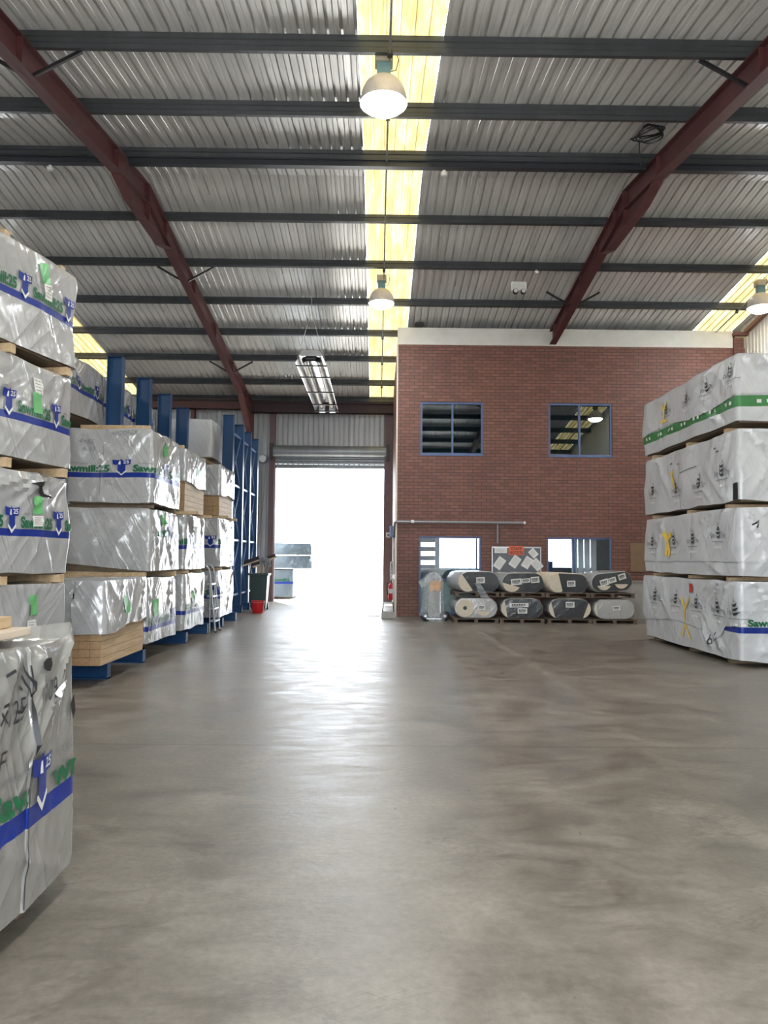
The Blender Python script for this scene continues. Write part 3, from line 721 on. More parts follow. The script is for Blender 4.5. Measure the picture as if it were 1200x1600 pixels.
# roller door
dr = thing('door_1', 'grey roller shutter door rolled up above the bright doorway', 'roller door', (-1.6, YF - .12, 4.5), 0, None, 'structure')
mb = MB(); 
for i in range(6):
    z = .0 + i * .085; mb.prism([(-.02, z), (-.045, z + .02), (-.045, z + .062), (-.02, z + .08), (0, z + .08), (0, z)], -1.9, 1.9, 'yz')
mb.box(-1.9, 1.9, -.05, .0, -.06, .0); mb.build('shutter_curtain', 'shutter', dr)
mb = MB(); mb.lathe([(.0, -1.92), (.19, -1.92), (.19, 1.92), (0, 1.92)], (0, -.13, .50), 24, 0, 'x'); mb.build('shutter_roll', 'shutter', dr, smooth=True)
for sx in (-1, 1):
    mb = MB(); mb.box(sx * 1.93 - .05, sx * 1.93 + .05, -.34, .05, .2, .74); mb.build('end_bracket', 'black', dr)
    mb = MB(); mb.box(sx * 1.86 - .05, sx * 1.86 + .05, -.06, .04, -4.5, 0); mb.build('guide_rail', 'maroon', dr)
# ------------------------------------------------------------------ left stack by the front
GL = 'film-wrapped timber packs on the left'
piv = (-3.2, 8.0, 0); SY = R(-10)
def spos(W, L, z, dx=0):
    p = Matrix.Translation(piv) @ Matrix.Rotation(SY, 4, 'Z') @ Vector((-W / 2 + dx, -L / 2, z)); return p
SW, SLn = 1.2, 2.4
def sp(sc, t, zb, lo=0, hi=SW + SLn):
    return lambda w, mb: saw_print(w, mb, SW + SLn - t, zb, lo + .03, hi - .01, sc, True, 1.08)
def bands(zb, sc): return ((zb - .068, zb, 1),)
e = lambda t: SW + SLn - t
pack('S1', 'silver-wrapped timber pack at the floor of the near left stack, mostly behind the front pack', spos(SW, SLn, .11), SW, SLn, 1.10, 11, SY, prints=sp(.70, .10, .50), bands=bands(.50, .70), group=GL,
     labels=(('tag', e(.57), .90, .12, .19, .1), ('paper', e(.60), .70, .13, .12, .05)), res=.04)
pack('S2', 'silver-wrapped timber pack with a dark torn hole, second up in near left stack', spos(SW, SLn, 1.30), SW, SLn, .97, 12, SY, prints=lambda w, mb: (sp(.70, .96, .43)(w, mb),
     w.decal(mb, poly2d([(e(.74), .86), (e(.6), .89), (e(.56), .9), (e(.5), .78), (e(.44), .74), (e(.55), .75), (e(.62), .82)]), 9, .009)), bands=bands(.43, .70), group=GL,
     labels=(('tag', e(.6), .66, .13, .17, .05), ('paper', e(.6), .51, .15, .1, .05)), res=.04, amp=1.5, nf=16)
pack('S3', 'silver-wrapped timber pack with white label above green label, third up in near left stack', spos(SW, SLn, 2.38), SW, SLn, .95, 13, SY, prints=sp(.70, 1.05, .42), bands=bands(.42, .70), group=GL,
     labels=(('tag', e(.66), .57, .13, .20, .05), ('paper', e(.63), .74, .13, .16, .02)), res=.04, amp=1.3, nf=16)
pack('S4', 'silver-wrapped timber pack at the top of near left stack, under the roof', spos(SW, SLn, 3.43), SW, SLn, .98, 14, SY, prints=sp(.72, .89, .50), bands=bands(.50, .72), group=GL,
     labels=(('tag', e(.6), .80, .13, .19, .1), ('paper', e(.54), .63, .13, .15, .05)), res=.04, amp=1.1, nf=14)
lv = ['under the lowest pack', 'under the second pack', 'under the third pack', 'under the top pack', 'on top of the top pack']
for i, (z0, z1) in enumerate(((0, .105), (1.215, 1.295), (2.285, 2.375), (3.34, 3.425), (4.42, 4.50))):
    for k, (yy, nm) in enumerate(((-.12, 'far end'), (-1.02, 'middle'), (-2.2, 'near end'))):
        if i == 4 and k == 2: continue
        bearer(-SW - .02, .02 - (.1 if i == 4 else 0), yy, z0, z1, f'pale wood bearer {lv[i]} of near left stack, {nm}', SY, piv, .085)
# ------------------------------------------------------------------ pack nearest the viewer
FW, FLn = 1.2, 2.4
fe = lambda Y: FW + (Y - 1.18)
def fl_print(w, mb):
    saw_print(w, mb, fe(3.19), .415, fe(3.075), fe(3.305), .80, False)
    def clip(vf, a, b):
        v, f = vf; return v, [q for q in f if all(fe(a) <= v[i][0] <= fe(b) for i in q)]
    w.decal(mb, clip(put_text('Sawmill', fe(2.77), .43, .095, .62, .035), 2.5, 3.085), 2, .007)
    w.decal(mb, clip(put_text('wmill', fe(3.315), .43, .095, .50, .035), 3.3, 3.565), 2, .007)
    w.decal(mb, clip(put_text('Aukmergesk C', fe(2.82), .55, .028, .34, 0, .2), 2.5, 3.085), 5, .007)
    w.decal(mb, clip(put_text('esk C', fe(3.36), .55, .032, .17, 0, .2), 3.3, 3.565), 5, .007)
    w.decal(mb, put_text('11×125', fe(2.72), .76, .085, .30, -.004, .25, .05), 4, .007)
    w.decal(mb, put_text('OFF', fe(2.68), .60, .08, .2, -.004, .25, .05), 4, .007)
    w.decal(mb, put_text('1109', fe(3.17), .80, .085, .17, -.004, .25, .08), 4, .007)
    for pts in ([(2.86, .985), (2.92, 1.0)], [(2.93, .94), (3.0, .915)], [(2.83, .88), (2.87, .885)], [(2.94, .845), (2.98, .835), (3.02, .855)], [(2.97, 1.0), (3.05, .91), (3.08, .88), (3.10, .90), (3.09, .93), (3.0, 1.01)]):
        w.decal(mb, stroke2d([(fe(a), b - .03) for a, b in pts], .012), 4, .007)
    w.decal(mb, poly2d([(fe(3.18) + .04 * math.cos(k * .7), .965 + .028 * math.sin(k * .7)) for k in range(9)]), 9, .009)
    w.decal(mb, stroke2d([(fe(3.083), .97), (fe(3.086), .7), (fe(3.08), .45), (fe(3.076), .2), (fe(3.08), .03)], .011), 4, .010)  # dark ribbon along the film lap, a painted shadow gap
    w.decal(mb, poly2d([(fe(3.50), .74), (fe(3.54), .78), (fe(3.555), .70), (fe(3.52), .67)]), 9, .009)
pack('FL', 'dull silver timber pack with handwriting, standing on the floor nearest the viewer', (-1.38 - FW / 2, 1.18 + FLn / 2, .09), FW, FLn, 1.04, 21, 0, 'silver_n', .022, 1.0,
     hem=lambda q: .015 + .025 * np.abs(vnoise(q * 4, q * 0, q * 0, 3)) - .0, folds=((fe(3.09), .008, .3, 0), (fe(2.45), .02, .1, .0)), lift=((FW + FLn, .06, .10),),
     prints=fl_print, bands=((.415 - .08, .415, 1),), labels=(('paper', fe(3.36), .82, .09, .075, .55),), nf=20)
bearer(-2.58, -1.46, 3.30, 0, .088, 'dark wood bearer under nearest pack, end by the open floor', mat='pallet')
bearer(-2.58, -1.42, 1.6, 0, .088, 'dark wood bearer under nearest pack, end behind the frame edge', mat='core')
mb = MB(); mb.box(-.07, .07, -.9, .9, 0, .045); o = mb.build('timber_batten', 'wood', bevel=.003); o.location = (-1.56, 2.28, 1.20); tag(o, 'pale pine batten with square end, upper one on the nearest pack', 'batten', 'battens on the nearest pack')
mb = MB(); mb.box(-.09, .09, -.9, .9, 0, .03); o = mb.build('timber_batten', 'pale', bevel=.003); o.location = (-1.52, 2.32, 1.168); tag(o, 'thin pale batten under the pine batten on nearest pack', 'batten', 'battens on the nearest pack')

# ------------------------------------------------------------------ blue rack and its packs
def lp(sc, s, zb, lo, hi): return lambda w, mb: saw_print(w, mb, s, zb, lo, hi, sc, False)
PW = 1.2
def lpack(key, label, x1, y0, y1, z0, z1, seed, **k):
    return pack(key, label, (x1 - PW / 2, (y0 + y1) / 2, z0), PW, y1 - y0, z1 - z0, seed, group=GL, **k)
# pack in front with bare boards
def a_pr(w, mb):
    w.decal(mb, put_text('15 PQ', .36, .80, .075, .26, -.004, .2, -.03), 4, .007); w.decal(mb, put_text('110M42', .30, .62, .07, .34, -.004, .2, 0), 4, .007)
    w.decal(mb, put_text('5', .36, .50, .06, None, -.004, .2, 0), 4, .007)
    w.decal(mb, stroke2d([(.86, .84), (.865, .76)], .016), 9, .008)
lpack('A1', 'short silver pack with bare board ends below its film, foremost on blue rack', -3.09, 8.80, 10.42, .24, 1.20, 31, hem=lambda q: .36 + .05 * np.clip(q - PW, -.3, 2) + .03 * vnoise(q * 2, q * 0, q * 0, 4),
      boards=(9, 5, .46, 'wood'), prints=a_pr, labels=(('tag', PW + .72, .66, .17, .20, .1),), folds=((.85, .02, .1, .02),), amp=1.1)
lpack('B1', 'silver pack on the rack floor beam, right behind the pack with bare boards', -3.2, 10.80, 12.35, .24, 1.17, 32, prints=lp(.9, PW + .40, .26, PW + .02, PW + 1.54), bands=bands(.26, .9), labels=(('tag', PW + .36, .50, .22, .24, .1),))
lpack('B2', 'plain grey silver pack in the middle of the foremost rack column', -3.2, 10.88, 12.40, 1.26, 2.16, 33, hem=lambda q: .015 + .10 * np.clip(1 - q / 1.1, 0, 1) * (q > 0), prints=lp(.9, PW + 1.0, .50, PW + .02, PW + 1.5), labels=(('tag', PW + .62, .76, .2, .17, .3),), amp=.9)
def b3(w, mb):
    saw_print(w, mb, .78, .44, .02, PW + 1.5, 1.0, True); w.decal(mb, put_text('4×85', .16, .86, .07, .22, -.004, .2, -.05), 5, .007); w.decal(mb, put_text('6.51', .22, .76, .06, .18, -.004, .2, -.05), 5, .007)
    w.decal(mb, put_text('4PCORES', .62, .97, .06, .36, -.004, .2, .05), 5, .007)
lpack('B3', 'silver pack with large blue-green print and handwriting, top of foremost rack column', -3.2, 10.88, 12.40, 2.22, 3.29, 34, prints=b3, bands=((.44 - .07, .44, 1),), folds=((.50, .03, .12, .09),), labels=(('tag', PW + .6, .86, .2, .2, .4),))
bearer(-4.4, -3.26, 10.92, 1.175, 1.255, 'long pale bearer across the front under plain grey pack', d=.08)
bearer(-4.4, -3.7, 10.82, 1.175, 1.225, 'shorter pale batten before the long bearer under plain grey pack', d=.05)
bearer(-4.4, -3.17, 12.2, 1.175, 1.255, 'pale bearer at the back under plain grey pack')
bearer(-4.4, -3.20, 11.0, 2.165, 2.215, 'dark bearer at the front under pack with large print', mat='core'); bearer(-4.4, -3.20, 12.2, 2.165, 2.215, 'dark bearer at the back under pack with large print', mat='core')
lpack('C1', 'silver pack at the floor of second rack column, beside the stepladder', -3.2, 12.85, 14.35, .24, 1.19, 41, prints=lp(.9, PW + .55, .34, PW + .02, PW + 1.5), bands=bands(.34, .9), labels=(('tag', PW + .55, .55, .2, .2, .2),))
lpack('C2', 'very shiny silver pack in the middle of second rack column', -3.2, 12.85, 14.30, 1.25, 2.18, 42, prints=lp(.9, PW + 1.3, .42, .2, PW + 1.4), bands=bands(.42, .9), amp=1.3, labels=(('paper', PW + .7, .62, .12, .26, 0),))
lpack('C3', 'silver pack with pale bare boards below, top of second rack column', -3.2, 12.85, 14.30, 2.24, 3.29, 43, hem=lambda q: .46 + .05 * vnoise(q * 2, q * 0, q * 0, 8), boards=(9, 6, .56, 'pale'), labels=(('tag', PW + .7, .75, .12, .16, .2),))
lpack('D1', 'silver pack at the floor of farthest rack column, behind the stepladder', -3.2, 15.65, 17.15, .24, 1.20, 51, prints=lp(.9, PW + .9, .46, .2, PW + 1.45), bands=bands(.46, .9))
lpack('D2', 'silver pack with readable green lettering, middle of farthest rack column', -3.2, 15.65, 17.20, 1.26, 2.26, 52, prints=lp(.9, PW + .75, .46, .2, PW + 1.5), bands=bands(.46, .9))
lpack('D3', 'silver pack with brown board ends below, top of farthest rack column', -3.2, 15.65, 17.10, 2.32, 3.36, 53, hem=lambda q: .42 + .05 * vnoise(q * 2, q * 0, q * 0, 9), boards=(9, 5, .48, 'pale'))
lpack('E4', 'plain white-grey pack sitting highest on the farthest rack column', -3.93, 18.10, 19.40, 3.80, 4.72, 54, film='white', amp=.8, hem=lambda q: .02 + 0 * q)
for key, x1, ya, yb, z0, z1, nm in (('C2', -3.17, 13.0, 14.15, 1.195, 1.245, 'very shiny pack'), ('C3', -3.0, 12.9, 14.15, 2.185, 2.235, 'pack with pale bare boards'), ('D2', -3.17, 15.8, 17.0, 1.205, 1.255, 'pack with readable lettering'), ('D3', -3.05, 15.75, 17.0, 2.265, 2.315, 'pack with brown board ends')):
    bearer(-4.4, x1, ya, z0, z1, f'pale bearer at the near end under {nm}'); bearer(-4.4, x1 - .05, yb, z0, z1, f'pale bearer at the far end under {nm}')
for y, nm in ((11.1, 'pack with large print'), (13.05, 'pack with pale bare boards')): bearer(-4.3, -3.3, y, 3.30, 3.37, f'pale batten lying on top of {nm}')
for i, (y0, y1) in enumerate(((11.85, 13.36), (13.45, 14.80), (14.95, 16.25), (16.45, 17.75))):
    pack('T%d' % i, ['silver pack high behind the rack, next to near left stack', 'silver pack high behind the rack, between first and second blue uprights', 'silver pack high behind the rack, between second and third blue uprights', 'silver pack high behind the rack, between third and fourth blue uprights'][i],
         (-4.80 - .6, (y0 + y1) / 2, 3.70), 1.2, y1 - y0, .93, 61 + i, group=GL, prints=lp(.8, 1.2 + 1.15, .46, 1.22, 1.2 + y1 - y0 - .02), bands=bands(.46, .8), amp=1.2)
# cantilever racks
def rack(label, x, ys, feet, hgt, arms, braces, loc=(0, 0, 0)):
    t = thing('cantilever_rack', label, 'rack', (x, ys[0], 0))
    for i, y in enumerate(ys):
        d = y - ys[0]; mb = MB()
        mb.box(-.13, .13, d - .008, d + .008, 0, hgt); mb.box(.118, .13, d - .085, d + .085, 0, hgt); mb.box(-.13, -.118, d - .085, d + .085, 0, hgt); mb.box(-.13, .13, d - .085, d + .085, hgt - .012, hgt)
        mb.build('upright', 'rack', t)
        b = MB(); b.box(-.14, feet, d - .006, d + .006, .012, .188); b.box(-.14, feet, d - .06, d + .06, 0, .014); b.box(-.14, feet, d - .06, d + .06, .186, .20); b.box(feet - .012, feet, d - .06, d + .06, 0, .2)
        b.build('floor_beam', 'rack', t)
        for z, ln in arms:
            a = MB(); a.prism([(-.13, z - .16), (-.13, z), (-ln, z), (-ln, z - .07)], d - .03, d + .03, 'xz'); a.build('arm', 'rack', t)
    for i in range(len(ys) - 1):
        if not braces: break
        d0, d1 = ys[i] - ys[0] + .03, ys[i + 1] - ys[0] - .03
        for z0, z1 in ((.5, 1.9), (1.9, 3.3), (3.3, 4.6)):
            for a, b in (((d0, z0), (d1, z1)), ((d0, z1), (d1, z0))):
                k = MB(); k.bar((.05, a[0], a[1]), (.05, b[0], b[1]), .03, .012, 0); k.build('diagonal_brace', 'rack_l', t)
        for z in (.5, 1.9, 3.3, 4.6):
            k = MB(); k.bar((.05, d0, z), (.05, d1, z), .05, .05); k.build('cross_rail', 'rack_l', t)
    return t
rack('blue steel cantilever rack holding the silver timber packs', -4.58, [9.47, 10.88, 13.3, 14.94, 16.4, 17.9], 1.34, 4.95, ((3.69, 1.3),), False)
for x, e_ in ((-4.80, 'far from the aisle'), (-4.12, 'near the aisle')):
    mb = MB(); mb.box(-.045, .045, -1.2, 1.2, 0, .072); o = mb.build('wood_bearer', 'wood', bevel=.003); o.location = (x, 19.36, 3.722); tag(o, 'long pale bearer on the rack arms under highest white-grey pack, ' + e_, 'wood bearer', 'wood bearers between timber packs')
rack('empty blue steel cantilever rack end, beside the green bin and doorway', -3.72, [19.05, 20.5, 21.7, 23.0], .17, 5.0, ((3.72, 1.35),), True)

# ------------------------------------------------------------------ white packs on the right
GR = 'white-wrapped timber packs in the right stack'
RW, RL = 1.3, 3.8; RX, RYc = 5.12 + RW / 2, 10.8 + RL / 2
rq = lambda Y: -(Y - 10.8)
def yspray(w, mb, segs, wd=.05):
    for s_ in segs: w.decal(mb, stroke2d(s_, wd), 7, .010)
def r1(w, mb, w2, mb2):
    for Y, z in ((13.4, .60), (12.5, .62), (11.7, .64), (10.93, .68)): tree_print(w2, mb2, rq(Y), z, 1.0)
    q = rq(13.5); yspray(w2, mb2, ([(q - .15, .80), (q, .68), (q + .12, .82)], [(q, .7), (q + .02, .5)], [(q - .15, .5), (q + .15, .48)]))
    for i in range(9): w.decal(mb, put_text('II', -3.6 + i * .55, .27, .05, .2, .01), 3, .007)
pack('R1', 'white-wrapped timber pack with a green stripe, topmost of the right stack', (RX, RYc, 3.46), RW, RL, .98, 71, 0, 'white', .05, 1.25, nf=26, group=GR, bands=((.22, .38, 8),), prints=r1,
     over=dict(hem=lambda q: .36 + .05 * np.sin(q * 1.9 + .6) + .012 * vnoise(q * 5, q * 0, q * 0, 2)), folds=())
def r2(w, mb):
    for Y, z in ((14.05, .34), (13.0, .30), (12.1, .30), (11.2, .40)): tree_print(w, mb, rq(Y), z, 1.15)
    q = rq(13.15); yspray(w, mb, ([(q - .1, .68), (q, .55), (q + .15, .38)], [(q - .02, .7), (q - .05, .42)]), .045)
    w.decal(mb, stroke2d([(rq(12.85), .0 + .02), (rq(12.85), .98)], .012), 5, .006)
    w.decal(mb, stroke2d([(rq(12.8), .62), (rq(12.2), .66)], .010), 4, .006)
    for a, z in ((13.3, .82), (12.95, .78), (11.5, .84), (11.4, .78)): w.decal(mb, stroke2d([(rq(a), z), (rq(a) + .07, z + .01)], .02), 4, .006)
    w.decal(mb, poly2d([(-.10, .02), (-.005, .03), (-.005, .27), (-.08, .25)]), 9, .008)
pack('R2', 'white-wrapped timber pack with a diagonal crease, second from the top of right stack', (RX, RYc, 2.33), RW, RL, 1.03, 72, 0, 'white', .05, 1.25, nf=26, group=GR, prints=r2)
def r3(w, mb, w2, mb2):
    for Y, z in ((14.15, .50), (13.15, .50), (12.35, .50), (11.4, .56)): tree_print(w2, mb2, rq(Y), z, 1.1)
    q = rq(13.4); yspray(w2, mb2, ([(q - .15, .72), (q - .02, .6), (q + .15, .70)], [(q - .1, .66), (q, .5), (q + .1, .3)], [(q - .05, .5), (q - .06, .3)]), .09)
    w2.decal(mb2, stroke2d([(.14, .74), (.24, .80), (.20, .70)], .025), 4, .009); w2.decal(mb2, stroke2d([(rq(12.4), .24), (rq(12.4), .98)], .012), 5, .006)
pack('R3', 'white-wrapped timber pack with thick yellow spray mark, second from floor in right stack', (RX, RYc, 1.26), RW, RL, .98, 73, 0, 'white', .05, 1.4, nf=30, group=GR, prints=r3, over=dict(hem=lambda q: .21 + .012 * vnoise(q * 3, q * 0, q * 0, 2)))
def r4(w, mb, w2, mb2):
    for Y, z in ((14.0, .66), (13.05, .66), (12.2, .64), (11.4, .62), (10.86, .62)): tree_print(w2, mb2, rq(Y), z, 1.1)
    q = rq(12.65); yspray(w2, mb2, ([(q - .18, .78), (q, .60), (q + .15, .78)], [(q, .62), (q, .40)]), .05); yspray(w, mb, ([(q, .36), (q - .12, .15)], [(q, .36), (q + .2, .12)]), .04)
    w.decal(mb, put_text('6', rq(11.75), .12, .17, .1, -.004), 4, .008); w.decal(mb, stroke2d([(rq(11.5), .33), (rq(11.5), .06)], .016), 4, .008)
    saw_print(w, mb, .95, .46, .01, RW - .02, 1.0, False);
    w2.decal(mb2, stroke2d([(rq(12.5), .40), (rq(12.5), 1.06)], .012), 5, .006)
pack('R4', 'white-wrapped timber pack with a red label and blue stripe, on the floor of right stack', (RX - .02, RYc, .10), RW, RL, 1.08, 74, 0, 'white', .05, 1.4, nf=30, group=GR, prints=r4, bands=((.375, .46, 1),),
     hem=lambda q: -.03 + .03 * vnoise(q * 2, q * 0, q * 0, 2), over=dict(hem=lambda q: .34 + .04 * np.sin(q * 2.1) + .13 * np.clip((q + .55) / .12, 0, 1) - .10 * np.exp(-((q + .80) / .18) ** 2) + np.where(q > -.02, .2, 0)),
     labels=(('redtag', rq(12.45), .95, .13, .14, 0),))
for z0, z1, nm in ((0, .085, 'lowest'), (1.195, 1.25, 'second'), (2.255, 2.32, 'third'), (3.375, 3.45, 'top')):
    for y, e_ in ((11.3, 'near end'), (12.7, 'middle'), (14.3, 'far end')): bearer(5.16, 6.4, y, z0, z1, f'brown wood bearer under the {nm} pack of right stack, {e_}', mat='core' if z0 < .1 else 'wood', d=.10, group='bearers in the right stack')
for y, e_ in ((12.9, 'nearer'), (13.9, 'farther')): bearer(5.3, 6.4, y, 4.46, 4.53, f'grey batten on top of the right stack, {e_} of two', mat='pale', group='bearers in the right stack')

# ------------------------------------------------------------------ insulation rolls on pallets
GI = 'film-wrapped insulation roll pairs on pallets'
def roll_pair(label, cx, z0, w, h, yaw=0, tilt=0, faces=(), labs=(), side='film_side', cap='film_dark', L=1.25, y=17.82):
    t = thing('insulation_roll_pair', label, 'insulation rolls', (cx, y, z0), yaw, GI); t.rotation_euler = (0, tilt, yaw)
    r = h / 2; a = w / 2 - r
    def stad(rr, ww, n=14):
        p = []
        for i in range(n + 1): th = -math.pi / 2 + math.pi * i / n; p.append((ww + rr * math.cos(th), r + rr * math.sin(th)))
        for i in range(n + 1): th = math.pi / 2 + math.pi * i / n; p.append((-ww + rr * math.cos(th), r + rr * math.sin(th)))
        return p
    rings = [(r * .93, -.012), (r * .98, 0), (r, .03), (r * 1.005, L * .5), (r, L - .03), (r * .96, L)]
    mb = MB(); n = len(stad(r, a)); vs = []; g = rnd.randint(0, 99)
    for rr, yy in rings:
        for i, (x, z) in enumerate(stad(rr, a)): vs.append((x + .006 * math.sin(i * 2.3 + yy * 9 + g), yy, z + .006 * math.sin(i * 1.7 + yy * 11 + g)))
    fs = [(k * n + i, k * n + (i + 1) % n, (k + 1) * n + (i + 1) % n, (k + 1) * n + i) for k in range(len(rings) - 1) for i in range(n)]
    mb.add(vs, fs); mb.add([vs[(len(rings) - 1) * n + i] for i in range(n)], [tuple(range(n))]); mb.build('film_sleeve', side, t, smooth=True)
    c = MB(); pts = stad(r * .93, a); cv = [(x, -.012 - .006 * math.sin(x * 9 + z * 7 + g), z) for x, z in pts]; m_ = [(x * .5, -.020, r + (z - r) * .5) for x, z in pts]
    c.add(cv + m_ + [(0, -.022, r)], [(i, (i + 1) % n, n + (i + 1) % n, n + i) for i in range(n)] + [(n + i, n + (i + 1) % n, 2 * n) for i in range(n)]); c.build('end_film', cap, t, smooth=True)
    for f in faces:      # visible paper-coloured roll ends: (centre x, radius factor, angle from, angle to, core)
        x0, rf, a0, a1, core = f; rr = r * rf; c = MB(); k = 20
        arc = [(x0 + rr * math.cos(R(a0 + (a1 - a0) * i / k)), r + rr * math.sin(R(a0 + (a1 - a0) * i / k))) for i in range(k + 1)]
        c.prism(arc, -.034, -.014, 'xz'); o = c.build('roll_end', 'fibre' if core >= 0 else 'tubegrey', t)
        if core > 0:
            q = MB(); q.lathe([(0, -.037), (core, -.037), (core, -.02)], (x0, 0, r), 16, 0, 'y'); q.build('roll_core', 'black', o)
    for (x0, zz, lw, lh, rot) in labs:
        b = MB(); b.box(-lw / 2, lw / 2, -.004, .004, -lh / 2, lh / 2); o = b.build('label', 'paper', t); o.location = (x0, -.045, zz); o.rotation_euler = (0, rot, 0)
        o['label'] = 'white label with dark printed lines'
        b = MB()
        for i in range(6): b.box(-lw * .38 + i * lw * .125, -lw * .38 + i * lw * .125 + lw * .085, -.0055, -.004, 0, lh * .3)
        for i in range(2): b.box(-lw * .38, lw * (.36 - .1 * i), -.0055, -.004, -lh * (.12 + .16 * i), -lh * (.04 + .16 * i))
        b.build('label_print', 'black_p', o)
    return t
def pallet(label, cx, y, z0, w=1.04, L=1.2):
    t = thing('wood_pallet', label, 'pallet', (cx, y, z0), 0, 'pallets under the insulation rolls')
    for i in range(3):
        x = -w / 2 + .05 + i * (w - .1) / 2; b = MB(); b.box(x - .04, x + .04, 0, L, .016, .085); b.build('stringer', 'pallet', t)
    for i in range(5):
        y0 = i * (L - .1) / 4; b = MB(); b.box(-w / 2, w / 2, y0, y0 + .1, .085, .105); b.build('deck_board', 'pallet', t)
    for i in range(2): b = MB(); y0 = i * (L - .1); b.box(-w / 2, w / 2, y0, y0 + .1, 0, .016); b.build('bottom_board', 'pallet', t)
    return t
cols = [2.30, 3.36, 4.46, 5.50]; nm = ['first', 'second', 'third', 'fourth']
for i, x in enumerate(cols):
    pallet(f'wood pallet on the floor under the {nm[i]} lower roll pair from the doorway', x, 17.8, 0)
    pallet(f'wood pallet under the {nm[i]} upper roll pair from the doorway', x + (.03 if i < 2 else -.03), 17.85, .60)
roll_pair('lower roll pair with a full round cream end and dark core, behind trolley', 2.30, .11, 1.0, .47, faces=((-.26, .86, 0, 360, .045), (.17, .75, 200, 330, 0)), labs=((.12, .25, .17, .12, 0),), cap='film_side')
roll_pair('lower roll pair with two labels stacked in the middle, under noticeboard', 3.36, .11, .98, .47, faces=((-.27, .9, 130, 250, 0), (-.2, .5, 250, 300, 0)), labs=((-.08, .31, .44, .10, -.03), (0, .18, .22, .12, 0)))
roll_pair('lower roll pair, third from doorway, one label high in the middle', 4.46, .11, .97, .47, faces=((-.27, .9, 140, 250, 0), (.27, .9, -80, 40, 0)), labs=((0, .33, .20, .13, 0),))
roll_pair('pale shiny lower roll pair, last one beside the white timber packs', 5.50, .11, .96, .46, faces=((-.27, .88, 140, 230, 0),), labs=((.03, .26, .17, .10, -.06),), cap='film_side')
roll_pair('upper roll pair with a cream wedge and hanging film, nearest the doorway', 2.36, .705, .98, .48, .13, 0, faces=((-.26, .92, 130, 300, 0),), labs=((.03, .28, .20, .14, -.06),), side='white')
roll_pair('upper roll pair with long white labels, below the noticeboard', 3.38, .705, 1.0, .46, .12, 0, faces=((-.27, .92, 180, 330, 0),), labs=((-.17, .25, .25, .14, -.1), (.06, .28, .2, .1, -.1), (.28, .30, .2, .14, -.1)))
roll_pair('upper roll pair with broad cream side, third from the doorway', 4.42, .705, .98, .46, .13, .03, faces=((-.25, .95, 90, 300, 0),), labs=((.06, .22, .2, .14, -.06),), side='fibre')
roll_pair('tilted upper roll pair in loose clear film, last before white timber packs', 5.46, .755, 1.0, .44, .12, -.09, faces=((-.2, .8, 200, 330, 0), (.22, .8, 200, 330, 0)), labs=((-.2, .22, .2, .15, -.2), (0, .26, .18, .12, -.2), (.24, .32, .18, .13, -.2)))
# hanging film tail on the first upper pair
mb = MB(); n = 8; vs = []
for i in range(n + 1):
    u = i / n; vs += [(2.24 + .17 * u + .02 * math.sin(u * 7), 17.74 + .01 * math.sin(u * 9), .92 - .34 * u), (2.37 + .22 * u, 17.735 + .01 * math.cos(u * 9), .93 - .34 * u)]
mb.add(vs, [(2 * i, 2 * i + 1, 2 * i + 3, 2 * i + 2) for i in range(n)]); tag(mb.build('film_strip', 'film_cover', smooth=True), 'torn strip of clear film hanging down from first upper roll pair', 'plastic film')
mb = MB(); mb.box(6.05, 6.95, 19.3, 19.36, 0, .95); mb.box(6.04, 6.96, 19.28, 19.38, .93, .96); tag(mb.build('grey_board', 'conc'), 'grey board standing against the wall beside the last roll pair', 'board')
# plastic covered trolley
t = thing('covered_trolley', 'plastic-draped hand trolley with an amber case, in front of floor-length glazing', 'trolley', (1.36, 18.3, 0))
mb = MB(); mb.tube([(-.16, .1, .06), (-.16, .14, 1.0), (-.12, .15, 1.06), (.12, .15, 1.06), (.16, .14, 1.0), (.16, .1, .06)], .016, 8); mb.box(-.18, .18, -.12, .12, .05, .075); mb.build('trolley_frame', 'steel', t, smooth=True)
mb = MB(); mb.box(-.10, .16, -.06, .09, .70, .95); mb.build('amber_case', 'yellowbox', t, bevel=.02)
mb = MB(); mb.box(-.14, .14, -.08, .1, .09, .68); mb.build('grey_case', 'conc', t, bevel=.02)
for x in (-.2, .26):
    mb = MB(); mb.lathe([(0, -.03), (.05, -.032), (.10, -.03), (.115, -.02), (.115, .02), (.10, .03), (0, .03)], (x, .02, .116), 24, 0, 'y'); w_ = mb.build('wheel', 'black', t, smooth=True)
    q = MB(); q.lathe([(0, -.04), (.03, -.04), (.03, .0)], (x, .02, .116), 16, 0, 'y'); q.build('hub', 'steel', w_, smooth=True)
mb = MB(); vs = []; n = 28; prof = [(.0, 1.13), (.08, 1.12), (.17, 1.07), (.22, .96), (.24, .8), (.25, .6), (.27, .4), (.30, .2), (.32, .05)]
for j, (r_, z) in enumerate(prof):
    for k in range(n):
        th = 2 * math.pi * k / n; rr = r_ * (1 + .10 * math.sin(3 * th + j * .5) + .07 * math.sin(7 * th + j) * j / 8); zz = z + (.10 * math.sin(2 * th + 1) if j == len(prof) - 1 else .02 * math.sin(5 * th))
        vs.append((rr * 1.0 * math.cos(th) - .02, rr * .75 * math.sin(th) + .03, zz))
mb.add(vs, [(j * n + k, j * n + (k + 1) % n, (j + 1) * n + (k + 1) % n, (j + 1) * n + k) for j in range(len(prof) - 1) for k in range(n)])
mb.add([(-.12, -.12, 1.10), (-.38, -.1, .93), (-.30, -.16, .78), (-.16, -.18, .86), (-.08, -.16, 1.0)], [(0, 1, 2, 3, 4)]); mb.build('plastic_cover', 'film_cover', t, smooth=True)

